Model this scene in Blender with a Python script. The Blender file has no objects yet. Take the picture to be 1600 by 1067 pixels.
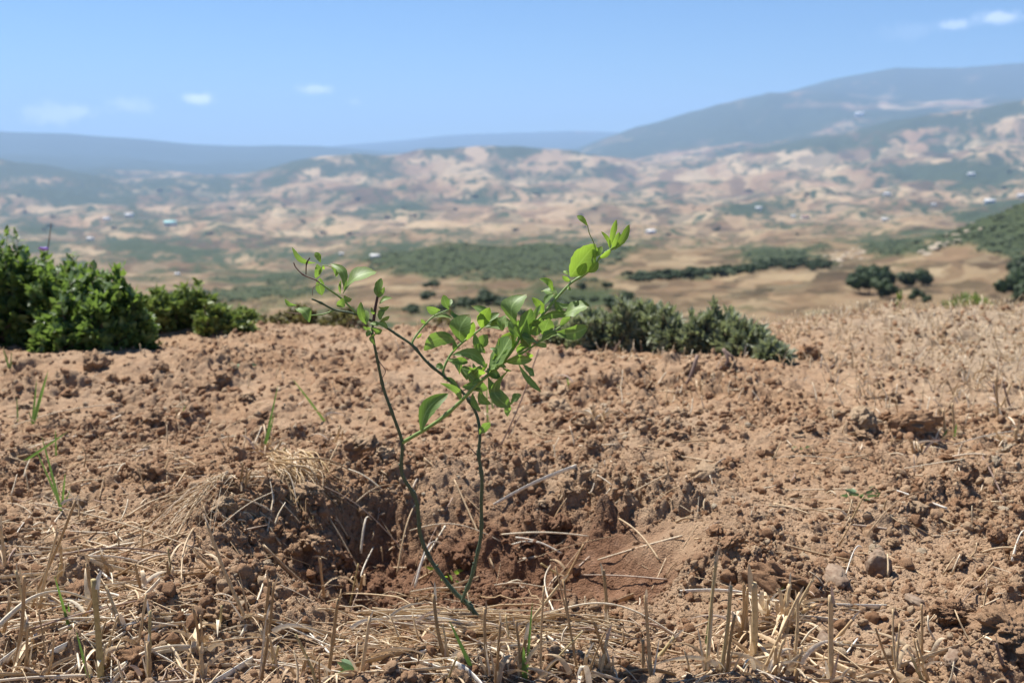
import bpy, math, random
import numpy as np
from mathutils import Vector

rng = np.random.default_rng(7)
random.seed(7)
S = bpy.context.scene
COL = S.collection

# ------------------------------------------------------------------ camera
CAMZ = 0.62
PITCH = math.radians(10.85)
FPX = 1556.0
cam = bpy.data.cameras.new("camera")
cam.sensor_width = 36.0
cam.lens = 36.0 * FPX / 1600.0
cam.clip_start = 0.02
cam.clip_end = 120000
cam.dof.use_dof = True
cam.dof.focus_distance = 1.27
cam.dof.aperture_fstop = 6.3
camo = bpy.data.objects.new("camera", cam)
camo.location = (0, 0, CAMZ)
camo.rotation_euler = (math.pi / 2 - PITCH, 0, 0)
COL.objects.link(camo)
S.camera = camo

# ------------------------------------------------------------------ light
SUN_EL = math.radians(60)
SUN_AZ = math.radians(-48)          # to the left of straight ahead (+Y)
SD = Vector((math.sin(SUN_AZ) * math.cos(SUN_EL), math.cos(SUN_AZ) * math.cos(SUN_EL), math.sin(SUN_EL)))
world = bpy.data.worlds.new("World")
S.world = world
world.use_nodes = True
wn = world.node_tree
wn.nodes.clear()
sky = wn.nodes.new("ShaderNodeTexSky")
sky.sky_type = 'NISHITA'
sky.sun_disc = False
sky.sun_elevation = SUN_EL
sky.sun_rotation = SUN_AZ
sky.altitude = 500
sky.air_density = 1.0
sky.dust_density = 0.25
sky.ozone_density = 3.5
bg = wn.nodes.new("ShaderNodeBackground")
bg.inputs[1].default_value = 0.05
wo = wn.nodes.new("ShaderNodeOutputWorld")
# small far clouds, as patches of direction in the sky itself
tcw = wn.nodes.new("ShaderNodeTexCoord")
nrm = wn.nodes.new("ShaderNodeVectorMath"); nrm.operation = 'NORMALIZE'
wn.links.new(tcw.outputs['Generated'], nrm.inputs[0])
cn = wn.nodes.new("ShaderNodeTexNoise"); cn.inputs['Scale'].default_value = 85; cn.inputs['Detail'].default_value = 5
cn.inputs['Roughness'].default_value = 0.6
wn.links.new(nrm.outputs[0], cn.inputs['Vector'])
def pix_dir(px, py):
    a = (px - 800) / FPX; b = (533.5 - py) / FPX
    f = Vector((0, math.cos(PITCH), -math.sin(PITCH))); u = Vector((0, math.sin(PITCH), math.cos(PITCH)))
    return (f + Vector((1, 0, 0)) * a + u * b).normalized()
acc = None
def wmath(op, a, b=None, clamp=False):
    n = wn.nodes.new("ShaderNodeMath"); n.operation = op; n.use_clamp = clamp
    for i, v in enumerate((a, b)):
        if v is None: continue
        if isinstance(v, (int, float)): n.inputs[i].default_value = v
        else: wn.links.new(v, n.inputs[i])
    return n.outputs[0]
for cx, cy, rx, ry, st in [(82, 178, 40, 17, .65), (122, 174, 22, 12, .7), (204, 166, 32, 13, .5), (311, 155, 22, 9, 1.0),
                           (492, 140, 26, 8, .5), (553, 160, 12, 6, .2), (1560, 27, 28, 9, .42), (1492, 39, 24, 8, .32),
                           (1420, 50, 50, 14, .07), (70, 188, 36, 8, .4)]:
    d = pix_dir(cx, cy)
    sub = wn.nodes.new("ShaderNodeVectorMath"); sub.operation = 'SUBTRACT'; sub.inputs[1].default_value = d
    wn.links.new(nrm.outputs[0], sub.inputs[0])
    mul = wn.nodes.new("ShaderNodeVectorMath"); mul.operation = 'MULTIPLY'
    mul.inputs[1].default_value = (FPX / rx, FPX / rx * .3, FPX / ry)
    wn.links.new(sub.outputs[0], mul.inputs[0])
    ln = wn.nodes.new("ShaderNodeVectorMath"); ln.operation = 'LENGTH'
    wn.links.new(mul.outputs[0], ln.inputs[0])
    v = wmath('SUBTRACT', 1.0, wmath('MULTIPLY', ln.outputs['Value'], .75), True)
    v = wmath('ADD', v, wmath('MULTIPLY', wmath('SUBTRACT', cn.outputs['Fac'], .50), 2.6))
    v = wmath('MULTIPLY', wmath('MULTIPLY', v, 1.5, True), st)
    v = wmath('MULTIPLY', v, wmath('SUBTRACT', 1.45, ln.outputs['Value'], True))
    acc = v if acc is None else wmath('MAXIMUM', acc, v)
mixc = wn.nodes.new("ShaderNodeMixRGB")
mixc.inputs[2].default_value = (21, 21.2, 22, 1)
wn.links.new(wmath('MULTIPLY', acc, .75), mixc.inputs[0])
tint = wn.nodes.new("ShaderNodeMixRGB"); tint.blend_type = 'MULTIPLY'; tint.inputs[0].default_value = 1
tint.inputs[2].default_value = (.64, .90, 1.17, 1)
wn.links.new(sky.outputs[0], tint.inputs[1])
wn.links.new(tint.outputs[0], mixc.inputs[1])
wn.links.new(mixc.outputs[0], bg.inputs[0])
wn.links.new(bg.outputs[0], wo.inputs[0])

sun = bpy.data.lights.new("sun", 'SUN')
sun.energy = 5.0
sun.angle = math.radians(0.53)
sun.color = (1.0, 0.96, 0.9)
suno = bpy.data.objects.new("sun", sun)
suno.rotation_euler = (-SD).to_track_quat('-Z', 'Y').to_euler()
suno.location = (0, 0, 5)
COL.objects.link(suno)

S.view_settings.view_transform = 'Standard'
S.view_settings.look = 'None'
S.view_settings.exposure = 1.0
S.view_settings.gamma = 1.0

# ------------------------------------------------------------------ pixel -> world helpers
CP, SP = math.cos(PITCH), math.sin(PITCH)
def P(px, py, Y):
    """world point at forward distance Y seen at photo pixel (px, py)"""
    a = (np.asarray(px, float) - 800) / FPX
    b = (533.5 - np.asarray(py, float)) / FPX
    dy = CP + b * SP
    dz = -SP + b * CP
    k = np.asarray(Y, float) / dy
    return np.stack(np.broadcast_arrays(a * k, Y, CAMZ + dz * k), -1)
def project(p):
    x, y, z = p[..., 0], p[..., 1], p[..., 2] - CAMZ
    d = y * CP - z * SP
    return 800 + FPX * x / d, 533.5 - FPX * (y * SP + z * CP) / d

# ------------------------------------------------------------------ numpy noise
def _hash(ix, iy, seed):
    h = (ix.astype(np.int64) * 374761393 + iy.astype(np.int64) * 668265263 + seed * 1442695041) & 0xFFFFFFFF
    h = ((h ^ (h >> 13)) * 1274126177) & 0xFFFFFFFF
    h = h ^ (h >> 16)
    return (h & 0xFFFFFF) / float(0x1000000)
def vnoise(x, y, seed=0):
    ix = np.floor(x); iy = np.floor(y); fx = x - ix; fy = y - iy
    ux = fx * fx * fx * (fx * (fx * 6 - 15) + 10); uy = fy * fy * fy * (fy * (fy * 6 - 15) + 10)
    out = 0
    for ox in (0, 1):
        for oy in (0, 1):
            an = _hash(ix + ox, iy + oy, seed) * 2 * math.pi
            g = np.cos(an) * (fx - ox) + np.sin(an) * (fy - oy)
            out = out + g * (ux if ox else 1 - ux) * (uy if oy else 1 - uy)
    return out * 1.5
def fbm(x, y, seed=0, octv=4, gain=.5):
    s = 0; a = 1.0
    for i in range(octv):
        s = s + a * vnoise(x * 2 ** i + 17.3 * i, y * 2 ** i - 9.1 * i, seed + i * 31)
        a *= gain
    return s
def bumps(x, y, seed, fill=1.0):
    """rounded clods: height 0..1 of the tallest random lump covering each point"""
    ix = np.floor(x); iy = np.floor(y)
    best = np.zeros_like(x)
    for ox in (-1, 0, 1):
        for oy in (-1, 0, 1):
            cx = ix + ox; cy = iy + oy
            px_ = cx + .1 + .8 * _hash(cx, cy, seed); py_ = cy + .1 + .8 * _hash(cx, cy, seed + 1)
            r = .3 + .5 * _hash(cx, cy, seed + 2) ** 1.5
            asp = .7 + .6 * _hash(cx, cy, seed + 4)
            an = 6.28 * _hash(cx, cy, seed + 6)
            ca, sa = np.cos(an), np.sin(an)
            dx = x - px_; dy = y - py_
            d2 = ((dx * ca + dy * sa) * asp) ** 2 + ((dy * ca - dx * sa) / asp) ** 2
            on = _hash(cx, cy, seed + 3) < fill
            hgt = np.sqrt(np.clip(1 - d2 / (r * r), 0, 1)) * r * on
            best = np.maximum(best, hgt)
    return best
def sstep(a, b, v):
    t = np.clip((v - a) / (b - a), 0, 1)
    return t * t * (3 - 2 * t)
def gauss(x, y, cx, cy, rx, ry):
    return np.exp(-((x - cx) / rx) ** 2 - ((y - cy) / ry) ** 2)

# ------------------------------------------------------------------ near ground height
def pit_q(x, y):
    dx = x + .04; dy = y - 1.50
    a = np.where(dx < 0, .375, .40); b = np.where(dy < 0, .25, .25)
    q = np.sqrt((dx / a) ** 2 + (dy / b) ** 2)
    return q + .16 * fbm(x * 6, y * 6, 5, 3)
def h_smooth(x, y):
    x = np.asarray(x, float); y = np.asarray(y, float)
    yc = 3.35 + .45 * sstep(.75, 1.6, x) + .12 * vnoise(x * 1.3, y * 0 + 3.3, 9)
    d = np.clip(y - yc, 0, None)
    z = -.34 * d * d / (d + .5)
    z = z - .05 * sstep(-.5, -3.5, y) * 0
    q = pit_q(x, y)
    left = sstep(.05, -.30, x)
    edge = .62 + .2 * left
    lw = sstep(-.12, -.27, x)
    z = z - (.125 + .01 * lw) * (1 - sstep(edge - .42 + .12 * lw, edge + .40 - .12 * lw, q))
    z = z + .036 * gauss(x, y, -.43, 1.60, .085, .16)
    z = z + .022 * np.exp(-((q - 1.25) / .28) ** 2) * 1.2 * sstep(1.3, 1.7, y)
    z = z + .035 * gauss(x, y, -.62, 1.85, .28, .22) + .03 * gauss(x, y, .55, 2.1, .35, .28)
    z = z + .05 * gauss(x, y, -1.15, 2.75, .55, .25) + .035 * gauss(x, y, .52, 2.72, .35, .14)
    z = z + .01 * gauss(x, y, .45, 1.3, .12, .1) + .018 * gauss(x, y, -.42, 1.2, .2, .12) - .02 * gauss(x, y, .1, 1.22, .25, .08)
    z = z + .014 * fbm(x * 3.1, y * 3.1, 1, 3)
    z = z + .0
    return z
def rough(x, y):
    q = pit_q(x, y)
    m = .40 + .74 * sstep(-.05, .5, fbm(x * 3.0, y * 3.0, 44, 3) + .14)
    m = m * (1 - .9 * np.clip(1.6 * gauss(x, y, .20, 1.53, .14, .085), 0, 1)) * (1 - .35 * gauss(x, y, .0, 1.42, .2, .1))
    m = m * (1 + .55 * np.exp(-((q - .95) / .22) ** 2))
    return m
def wetness(x, y):
    q = pit_q(x, y)
    return 1 - sstep(.62, .98, q + .14 * vnoise(x * 11, y * 11, 61))
def h_full(x, y):
    x = np.asarray(x, float); y = np.asarray(y, float)
    z = h_smooth(x, y)
    w = vnoise(x * 22, y * 22, 71) * .010; w2 = vnoise(x * 22, y * 22, 72) * .010
    xw = x + w; yw = y + w2
    r = rough(x, y)
    fine = sstep(4.5, 1.6, y)
    z = z + .006 * fbm(x * 14, y * 14, 21, 3) * r
    z = z + r * (.060 * .55 * bumps(xw / .075, yw / .075, 100, .28) * (.5 + .5 * fine)
                 + .030 * .62 * bumps(xw / .034, yw / .034, 200, .55)
                 + .016 * .70 * bumps(xw / .017, yw / .017, 300, .75)
                 + .0085 * .60 * bumps(xw / .0095, yw / .0095, 400, .8) * fine)
    # crumbly cracks
    z = z - r * .010 * np.clip(fbm(x * 30, y * 30, 81, 2) - .28, 0, 1) * 2
    # steep broken left wall of the pit
    return z
def ground_pt(px, py, full=False):
    """world point where the ray of a photo pixel meets the ground"""
    Ys = np.concatenate([np.arange(.75, 2.5, .004), np.arange(2.5, 12, .02)])
    p = P(px, py, Ys)
    hh = (h_full if full else h_smooth)(p[:, 0], p[:, 1])
    k = np.nonzero(p[:, 2] <= hh)[0]
    k = k[0] if len(k) else len(Ys) - 1
    return np.array([p[k, 0], p[k, 1], hh[k]])

# ------------------------------------------------------------------ object helpers
def tag(o, label=None, cat=None, group=None, kind=None):
    if label: o['label'] = label
    if cat: o['category'] = cat
    if group: o['group'] = group
    if kind: o['kind'] = kind
    return o
def empty(name, loc, label, cat, group=None):
    o = bpy.data.objects.new(name, None)
    o.empty_display_size = .05
    o.location = [float(v) for v in loc]
    COL.objects.link(o)
    return tag(o, label, cat, group)
def np_mesh(name, V, F, mat=None, smooth=True, attrs=None, uv=None):
    V = np.asarray(V, np.float32)
    me = bpy.data.meshes.new(name)
    if isinstance(F, np.ndarray):
        n = F.shape[1]; nf = len(F); loops = F.reshape(-1); starts = np.arange(nf) * n
    else:
        nf = len(F); loops = np.fromiter((i for f in F for i in f), np.int32)
        ln = np.array([len(f) for f in F]); starts = np.concatenate([[0], np.cumsum(ln)[:-1]])
    me.vertices.add(len(V)); me.vertices.foreach_set('co', V.reshape(-1))
    me.loops.add(len(loops)); me.loops.foreach_set('vertex_index', np.asarray(loops, np.int32))
    me.polygons.add(nf); me.polygons.foreach_set('loop_start', np.asarray(starts, np.int32))
    if smooth: me.polygons.foreach_set('use_smooth', np.ones(nf, bool))
    me.update(calc_edges=True)
    if attrs:
        for k, v in attrs.items():
            if v.ndim == 1:
                a = me.attributes.new(k, 'FLOAT', 'POINT'); a.data.foreach_set('value', v.astype(np.float32))
            else:
                a = me.attributes.new(k, 'FLOAT_COLOR', 'POINT')
                a.data.foreach_set('color', np.concatenate([v, np.ones((len(v), 1))], 1).astype(np.float32).reshape(-1))
    if uv is not None:
        l = me.uv_layers.new(name='UVMap')
        l.data.foreach_set('uv', np.asarray(uv, np.float32)[np.asarray(loops)].reshape(-1))
    if mat: me.materials.append(mat)
    me.validate()
    return me
def obj(name, me, parent=None, loc=None):
    o = bpy.data.objects.new(name, me)
    if parent is not None: o.parent = parent
    if loc is not None: o.location = [float(v) for v in loc]
    COL.objects.link(o)
    return o
class MB:
    """collects pieces into one mesh"""
    def __init__(s): s.V = []; s.F = []; s.U = []; s.n = 0; s.T = []
    def add(s, V, F, U=None, tint=None):
        V = np.asarray(V, float)
        s.V.append(V); s.F.extend([tuple(int(i) + s.n for i in f) for f in F]); s.n += len(V)
        s.U.append(np.zeros((len(V), 2)) if U is None else np.asarray(U))
        s.T.append(np.full(len(V), .5 if tint is None else tint))
    def mesh(s, name, mat, origin=(0, 0, 0), smooth=True):
        return np_mesh(name, np.concatenate(s.V) - np.asarray(origin, float), s.F, mat, smooth,
                       {'tint': np.concatenate(s.T)}, np.concatenate(s.U))
def resample(pts, rad, n):
    pts = np.asarray(pts, float); rad = np.asarray(rad, float)
    if len(pts) > 2:
        p = np.vstack([2 * pts[0] - pts[1], pts, 2 * pts[-1] - pts[-2]])
        out = []; ro = []
        m = max(2, int(math.ceil(n / (len(pts) - 1))))
        for i in range(1, len(p) - 2):
            for k in range(m):
                t = k / m
                out.append(.5 * ((2 * p[i]) + (-p[i - 1] + p[i + 1]) * t + (2 * p[i - 1] - 5 * p[i] + 4 * p[i + 1] - p[i + 2]) * t * t
                                 + (-p[i - 1] + 3 * p[i] - 3 * p[i + 1] + p[i + 2]) * t ** 3))
                ro.append(rad[i - 1] * (1 - t) + rad[i] * t)
        out.append(pts[-1]); ro.append(rad[-1])
        return np.array(out), np.array(ro)
    t = np.linspace(0, 1, n + 1)[:, None]
    return pts[0] * (1 - t) + pts[-1] * t, np.interp(t[:, 0], [0, 1], [rad[0], rad[-1]])
def tube(pts, rad, sides=6, n=8, flat=1.0, nodes=None):
    p, r = resample(pts, rad, n)
    if nodes is not None:                       # swollen knots along a stem
        L = np.concatenate([[0], np.cumsum(np.linalg.norm(np.diff(p, axis=0), axis=1))])
        for s_ in nodes:
            r = r * (1 + .55 * np.exp(-((L - s_) / .0022) ** 2))
    T = np.gradient(p, axis=0); T /= np.linalg.norm(T, axis=1)[:, None] + 1e-12
    ref = np.array([.2, .9, .3]) if abs(T[0, 1]) < .8 else np.array([1., 0, 0])
    A = np.cross(T, ref); A /= np.linalg.norm(A, axis=1)[:, None] + 1e-12
    B = np.cross(T, A)
    an = np.linspace(0, 2 * math.pi, sides, endpoint=False)
    V = p[:, None, :] + r[:, None, None] * (np.cos(an)[None, :, None] * A[:, None] + flat * np.sin(an)[None, :, None] * B[:, None])
    m = len(p); F = []
    for i in range(m - 1):
        for j in range(sides):
            F.append((i * sides + j, i * sides + (j + 1) % sides, (i + 1) * sides + (j + 1) % sides, (i + 1) * sides + j))
    F.append(tuple(range(sides - 1, -1, -1))); F.append(tuple((m - 1) * sides + j for j in range(sides)))
    return V.reshape(-1, 3), F
def ico(sub):
    t = (1 + 5 ** .5) / 2
    V = [(-1, t, 0), (1, t, 0), (-1, -t, 0), (1, -t, 0), (0, -1, t), (0, 1, t), (0, -1, -t), (0, 1, -t), (t, 0, -1), (t, 0, 1), (-t, 0, -1), (-t, 0, 1)]
    F = [(0, 11, 5), (0, 5, 1), (0, 1, 7), (0, 7, 10), (0, 10, 11), (1, 5, 9), (5, 11, 4), (11, 10, 2), (10, 7, 6), (7, 1, 8),
         (3, 9, 4), (3, 4, 2), (3, 2, 6), (3, 6, 8), (3, 8, 9), (4, 9, 5), (2, 4, 11), (6, 2, 10), (8, 6, 7), (9, 8, 1)]
    V = [np.array(v) / np.linalg.norm(v) for v in V]
    for _ in range(sub):
        c = {}; G = []
        def mid(a, b):
            k = (min(a, b), max(a, b))
            if k not in c:
                m = V[a] + V[b]; V.append(m / np.linalg.norm(m)); c[k] = len(V) - 1
            return c[k]
        for a, b, d in F:
            ab, bd, da = mid(a, b), mid(b, d), mid(d, a)
            G += [(a, ab, da), (b, bd, ab), (d, da, bd), (ab, bd, da)]
        F = G
    return np.array(V), np.array(F, np.int32)
def lump(sub, seed, amp=.28, fr=1.6):
    V, F = ico(sub)
    n = fbm(V[:, 0] * fr + V[:, 2] * .8 + 5, V[:, 1] * fr + V[:, 2] * 1.3, seed, 4, .55) + .5 * vnoise(V[:, 2] * 2.3, V[:, 0] * 2.3, seed + 5)
    # a few flat broken faces
    W = V * (1 + amp * n)[:, None]
    if sub >= 3:
        hi = 0
        for q_, (a_, b_) in enumerate(((0, 1), (1, 2), (0, 2))):
            hi = hi + bumps(W[:, a_] * 3.2 + 7 * q_, W[:, b_] * 3.2 + W[:, 3 - a_ - b_] * 1.1, seed + 50 + q_, .8) + .5 * bumps(W[:, a_] * 7 + 7 * q_, W[:, b_] * 7 + W[:, 3 - a_ - b_] * 2.3, seed + 60 + q_, .8)
        W = W * (1 + .16 * (hi - hi.mean()))[:, None]
    r = np.random.default_rng(seed)
    for _ in range(5 if sub < 3 else 2):
        d = r.normal(size=3); d /= np.linalg.norm(d); c = .62 + .25 * r.random()
        over = np.clip(W @ d - c, 0, None)
        W = W - over[:, None] * d * .9
    return W, F

# ------------------------------------------------------------------ materials
class N:
    def __init__(s, name):
        s.m = bpy.data.materials.new(name); s.m.use_nodes = True
        s.t = s.m.node_tree; s.t.nodes.clear()
        s.out = s.t.nodes.new("ShaderNodeOutputMaterial")
    def n(s, typ, **kw):
        nd = s.t.nodes.new(typ)
        for k, v in kw.items(): setattr(nd, k, v)
        return nd
    def l(s, a, b): s.t.links.new(a, b)
    def noise(s, vec, scale, detail=4, rough=.55, dist=0):
        n = s.n("ShaderNodeTexNoise"); n.inputs['Scale'].default_value = scale; n.inputs['Detail'].default_value = detail
        n.inputs['Roughness'].default_value = rough; n.inputs['Distortion'].default_value = dist
        if vec is not None: s.l(vec, n.inputs['Vector'])
        return n.outputs['Fac']
    def ramp(s, fac, stops):
        r = s.n("ShaderNodeValToRGB")
        e = r.color_ramp.elements
        while len(e) < len(stops): e.new(.5)
        for i, (p, c) in enumerate(stops):
            e[i].position = p; e[i].color = (*c, 1) if len(c) == 3 else c
        s.l(fac, r.inputs[0]); return r.outputs[0]
    def mix(s, fac, a, b, mode='MIX'):
        m = s.n("ShaderNodeMixRGB", blend_type=mode)
        for i, v in zip((0, 1, 2), (fac, a, b)):
            if isinstance(v, (int, float)): m.inputs[i].default_value = v
            elif isinstance(v, tuple): m.inputs[i].default_value = (*v, 1)
            else: s.l(v, m.inputs[i])
        return m.outputs[0]
    def math(s, op, a, b=None, clamp=False):
        m = s.n("ShaderNodeMath", operation=op, use_clamp=clamp)
        for i, v in enumerate((a, b)):
            if v is None: continue
            if isinstance(v, (int, float)): m.inputs[i].default_value = v
            else: s.l(v, m.inputs[i])
        return m.outputs[0]
    def bump(s, h, strength, dist):
        b = s.n("ShaderNodeBump"); b.inputs['Strength'].default_value = strength; b.inputs['Distance'].default_value = dist
        s.l(h, b.inputs['Height']); return b.outputs[0]
    def bsdf(s, color, rough=.8, spec=.3, normal=None):
        b = s.n("ShaderNodeBsdfPrincipled")
        if isinstance(color, tuple): b.inputs['Base Color'].default_value = (*color, 1)
        else: s.l(color, b.inputs['Base Color'])
        if isinstance(rough, (int, float)): b.inputs['Roughness'].default_value = rough
        else: s.l(rough, b.inputs['Roughness'])
        b.inputs['Specular IOR Level'].default_value = spec
        if normal is not None: s.l(normal, b.inputs['Normal'])
        return b.outputs[0]
    def done(s, sh): s.l(sh, s.out.inputs[0]); return s.m

def mat_soil():
    k = N("soil")
    geo = k.n("ShaderNodeNewGeometry"); pos = geo.outputs['Position']
    wet = k.n("ShaderNodeAttribute", attribute_name='wet').outputs['Fac']
    dry = k.n("ShaderNodeAttribute", attribute_name='dry').outputs['Fac']
    rnd = geo.outputs['Random Per Island']
    n1 = k.noise(pos, 9, 5); n2 = k.noise(pos, 60, 5, .65); n3 = k.noise(pos, 420, 4, .7)
    c = k.ramp(n1, [(.3, (.295, .178, .103)), (.5, (.36, .232, .14)), (.7, (.415, .29, .185))])
    c2 = k.ramp(n2, [(.3, (.24, .133, .072)), (.5, (.365, .224, .13)), (.72, (.48, .34, .216))])
    c = k.mix(.55, c, c2)
    c3 = k.ramp(n3, [(.35, (.72, .70, .66)), (.6, (1.0, 1.0, 1.0)), (.75, (1.22, 1.24, 1.28))])
    c = k.mix(.65, c, c3, 'MULTIPLY')
    big = k.ramp(k.noise(pos, 2.6, 4, .6), [(.42, (0, 0, 0)), (.62, (1, 1, 1))])
    c = k.mix(k.math('MULTIPLY', big, .42), c, (.43, .315, .215))
    c = k.mix(k.math('MULTIPLY', dry, .8), c, (.335, .26, .18))
    wc = k.ramp(n2, [(.3, (.14, .068, .038)), (.5, (.19, .098, .056)), (.7, (.245, .138, .086))])
    c = k.mix(k.math('MULTIPLY', wet, .9), c, wc)
    vo = k.n("ShaderNodeTexVoronoi"); vo.inputs['Scale'].default_value = 330; k.l(pos, vo.inputs['Vector'])
    h = k.math('ADD', k.math('MULTIPLY', k.noise(pos, 230, 6, .75), 1.3), k.math('MULTIPLY', vo.outputs['Distance'], -.7))
    nb = k.bump(h, .9, .0045)
    return k.done(k.bsdf(c, .95, .12, nb))
def mat_clod(wetv=0.0, name='clod'):
    k = N(name)
    oi = k.n("ShaderNodeObjectInfo"); geo = k.n("ShaderNodeNewGeometry"); pos = geo.outputs['Position']
    wet = k.n("ShaderNodeAttribute", attribute_name='wet').outputs['Fac']
    r = k.math('FRACT', k.math('ADD', oi.outputs['Random'], geo.outputs['Random Per Island']))
    c = k.ramp(r, [(0, (.265, .146, .079)), (.35, (.36, .216, .126)), (.75, (.42, .277, .168)), (.97, (.46, .33, .21)), (1, (.42, .35, .255))])
    c = k.mix(.6, c, k.ramp(k.noise(pos, 150, 5, .7), [(.3, (.68, .66, .62)), (.55, (1, 1, 1)), (.75, (1.2, 1.2, 1.2))]), 'MULTIPLY')
    c = k.mix(k.math('MULTIPLY', wet, .88), c, (.20, .105, .062))
    nb = k.bump(k.noise(pos, 330, 6, .8), 1.0, .005)
    return k.done(k.bsdf(c, .95, .12, nb))
def mat_straw(name, stops, trans=.15):
    k = N(name)
    oi = k.n("ShaderNodeObjectInfo"); geo = k.n("ShaderNodeNewGeometry"); pos = geo.outputs['Position']
    r = k.math('FRACT', k.math('ADD', oi.outputs['Random'], geo.outputs['Random Per Island']))
    c = k.ramp(r, stops)
    uv = k.n("ShaderNodeUVMap"); 
    c = k.mix(.7, c, k.ramp(k.noise(pos, 170, 4, .6), [(.3, (.6, .56, .5)), (.5, (1, 1, 1)), (.75, (1.12, 1.12, 1.1))]), 'MULTIPLY')
    b = k.bsdf(c, .55, .35, k.bump(k.noise(pos, 900, 2), .3, .001))
    t = k.n("ShaderNodeBsdfTranslucent"); k.l(c, t.inputs[0])
    m = k.n("ShaderNodeMixShader"); m.inputs[0].default_value = trans
    k.l(b, m.inputs[1]); k.l(t.outputs[0], m.inputs[2])
    return k.done(m.outputs[0])
def mat_leaf(name, base, base2, trans_col, trans=.4, rough=.42, vein=True, spec=.4):
    k = N(name)
    oi = k.n("ShaderNodeObjectInfo"); geo = k.n("ShaderNodeNewGeometry"); pos = geo.outputs['Position']
    r = k.math('FRACT', k.math('ADD', oi.outputs['Random'], geo.outputs['Random Per Island']))
    c = k.mix(r, base, base2)
    if vein:
        uv = k.n("ShaderNodeUVMap"); sp = k.n("ShaderNodeSeparateXYZ"); k.l(uv.outputs[0], sp.inputs[0])
        au = k.math('ABSOLUTE', k.math('SUBTRACT', sp.outputs[1], .5))
        mid = k.math('SUBTRACT', 1.0, k.math('MULTIPLY', au, 16), True)
        side = k.math('SINE', k.math('ADD', k.math('MULTIPLY', sp.outputs[0], 52), k.math('MULTIPLY', au, -34)))
        side = k.math('MULTIPLY', k.math('GREATER_THAN', side, .86), .25)
        vv = k.math('MAXIMUM', k.math('MULTIPLY', mid, .75), side)
        c = k.mix(vv, c, tuple(min(1, v * 1.9 + .04) for v in base2))
        brn = k.math('MULTIPLY', k.math('GREATER_THAN', k.math('ADD', sp.outputs[0], k.math('MULTIPLY', k.noise(pos, 60, 3), .25)), 1.06), .7)
        spot = k.math('MULTIPLY', k.math('GREATER_THAN', k.noise(pos, 260, 2), .72), .5)
        c = k.mix(k.math('MAXIMUM', brn, spot), c, (.16, .11, .04))
    c = k.mix(.45, c, k.ramp(k.noise(pos, 120, 3), [(.3, (.7, .7, .7)), (.7, (1.2, 1.2, 1.2))]), 'MULTIPLY')
    c = k.mix(k.math('MULTIPLY', geo.outputs['Backfacing'], .35), c, tuple(v * 1.1 + .03 for v in base2))
    b = k.bsdf(c, rough, spec, k.bump(k.noise(pos, 500, 2), .15, .001))
    t = k.n("ShaderNodeBsdfTranslucent"); k.l(k.mix(.8, c, trans_col), t.inputs[0])
    m = k.n("ShaderNodeMixShader"); m.inputs[0].default_value = trans
    k.l(b, m.inputs[1]); k.l(t.outputs[0], m.inputs[2])
    return k.done(m.outputs[0])
def mat_stem(name, a, b_, rough=.55):
    k = N(name); geo = k.n("ShaderNodeNewGeometry"); pos = geo.outputs['Position']
    c = k.mix(k.noise(pos, 220, 4, .7), a, b_)
    return k.done(k.bsdf(c, rough, .35, k.bump(k.noise(pos, 700, 3), .35, .001)))
def mat_plain(name, a, b_, scale=1.0, rough=.9, bumpd=None):
    k = N(name); geo = k.n("ShaderNodeNewGeometry"); pos = geo.outputs['Position']
    f = k.noise(pos, scale, 5, .65)
    c = k.mix(k.ramp(f, [(.35, (0, 0, 0)), (.65, (1, 1, 1))]), a, b_)
    return k.done(k.bsdf(c, rough, .15, k.bump(f, .6, bumpd) if bumpd else None))

M_SOIL = mat_soil(); M_CLOD = mat_clod()
M_STRAW = mat_straw("straw", [(0, (.36, .24, .13)), (.2, (.54, .39, .23)), (.55, (.68, .53, .34)), (.85, (.80, .70, .53)), (1, (.42, .29, .22))])
M_STRAWP = mat_straw("pale_straw", [(0, (.62, .50, .34)), (.5, (.76, .68, .54)), (1, (.82, .78, .70))])
M_STUB = mat_straw("stubble", [(0, (.36, .23, .11)), (.4, (.52, .35, .18)), (.8, (.66, .49, .28)), (1, (.46, .36, .16))], .2)
M_BLADE = mat_leaf("grass_blade", (.07, .14, .035), (.13, .22, .06), (.25, .42, .06), .35, .5, False)
M_LEAF = mat_leaf("sapling_leaf", (.12, .19, .055), (.19, .27, .085), (.27, .46, .05), .38, .5, True, .3)
M_YOUNG = mat_leaf("young_leaf", (.13, .23, .045), (.18, .29, .06), (.36, .56, .05), .45, .5, True, .3)
M_STEMD = mat_stem("dark_green_stem", (.03, .055, .028), (.10, .125, .065), .55)
M_STEMG = mat_stem("bright_green_stem", (.13, .22, .05), (.24, .34, .10))
M_STEMP = mat_stem("purple_brown_stem", (.03, .015, .018), (.09, .05, .045))
M_TWIG = mat_stem("brown_twig", (.12, .07, .05), (.28, .20, .16), .8)
M_STONE = mat_plain("grey_stone", (.16, .10, .065), (.28, .21, .15), 75, .9, .004)

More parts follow.
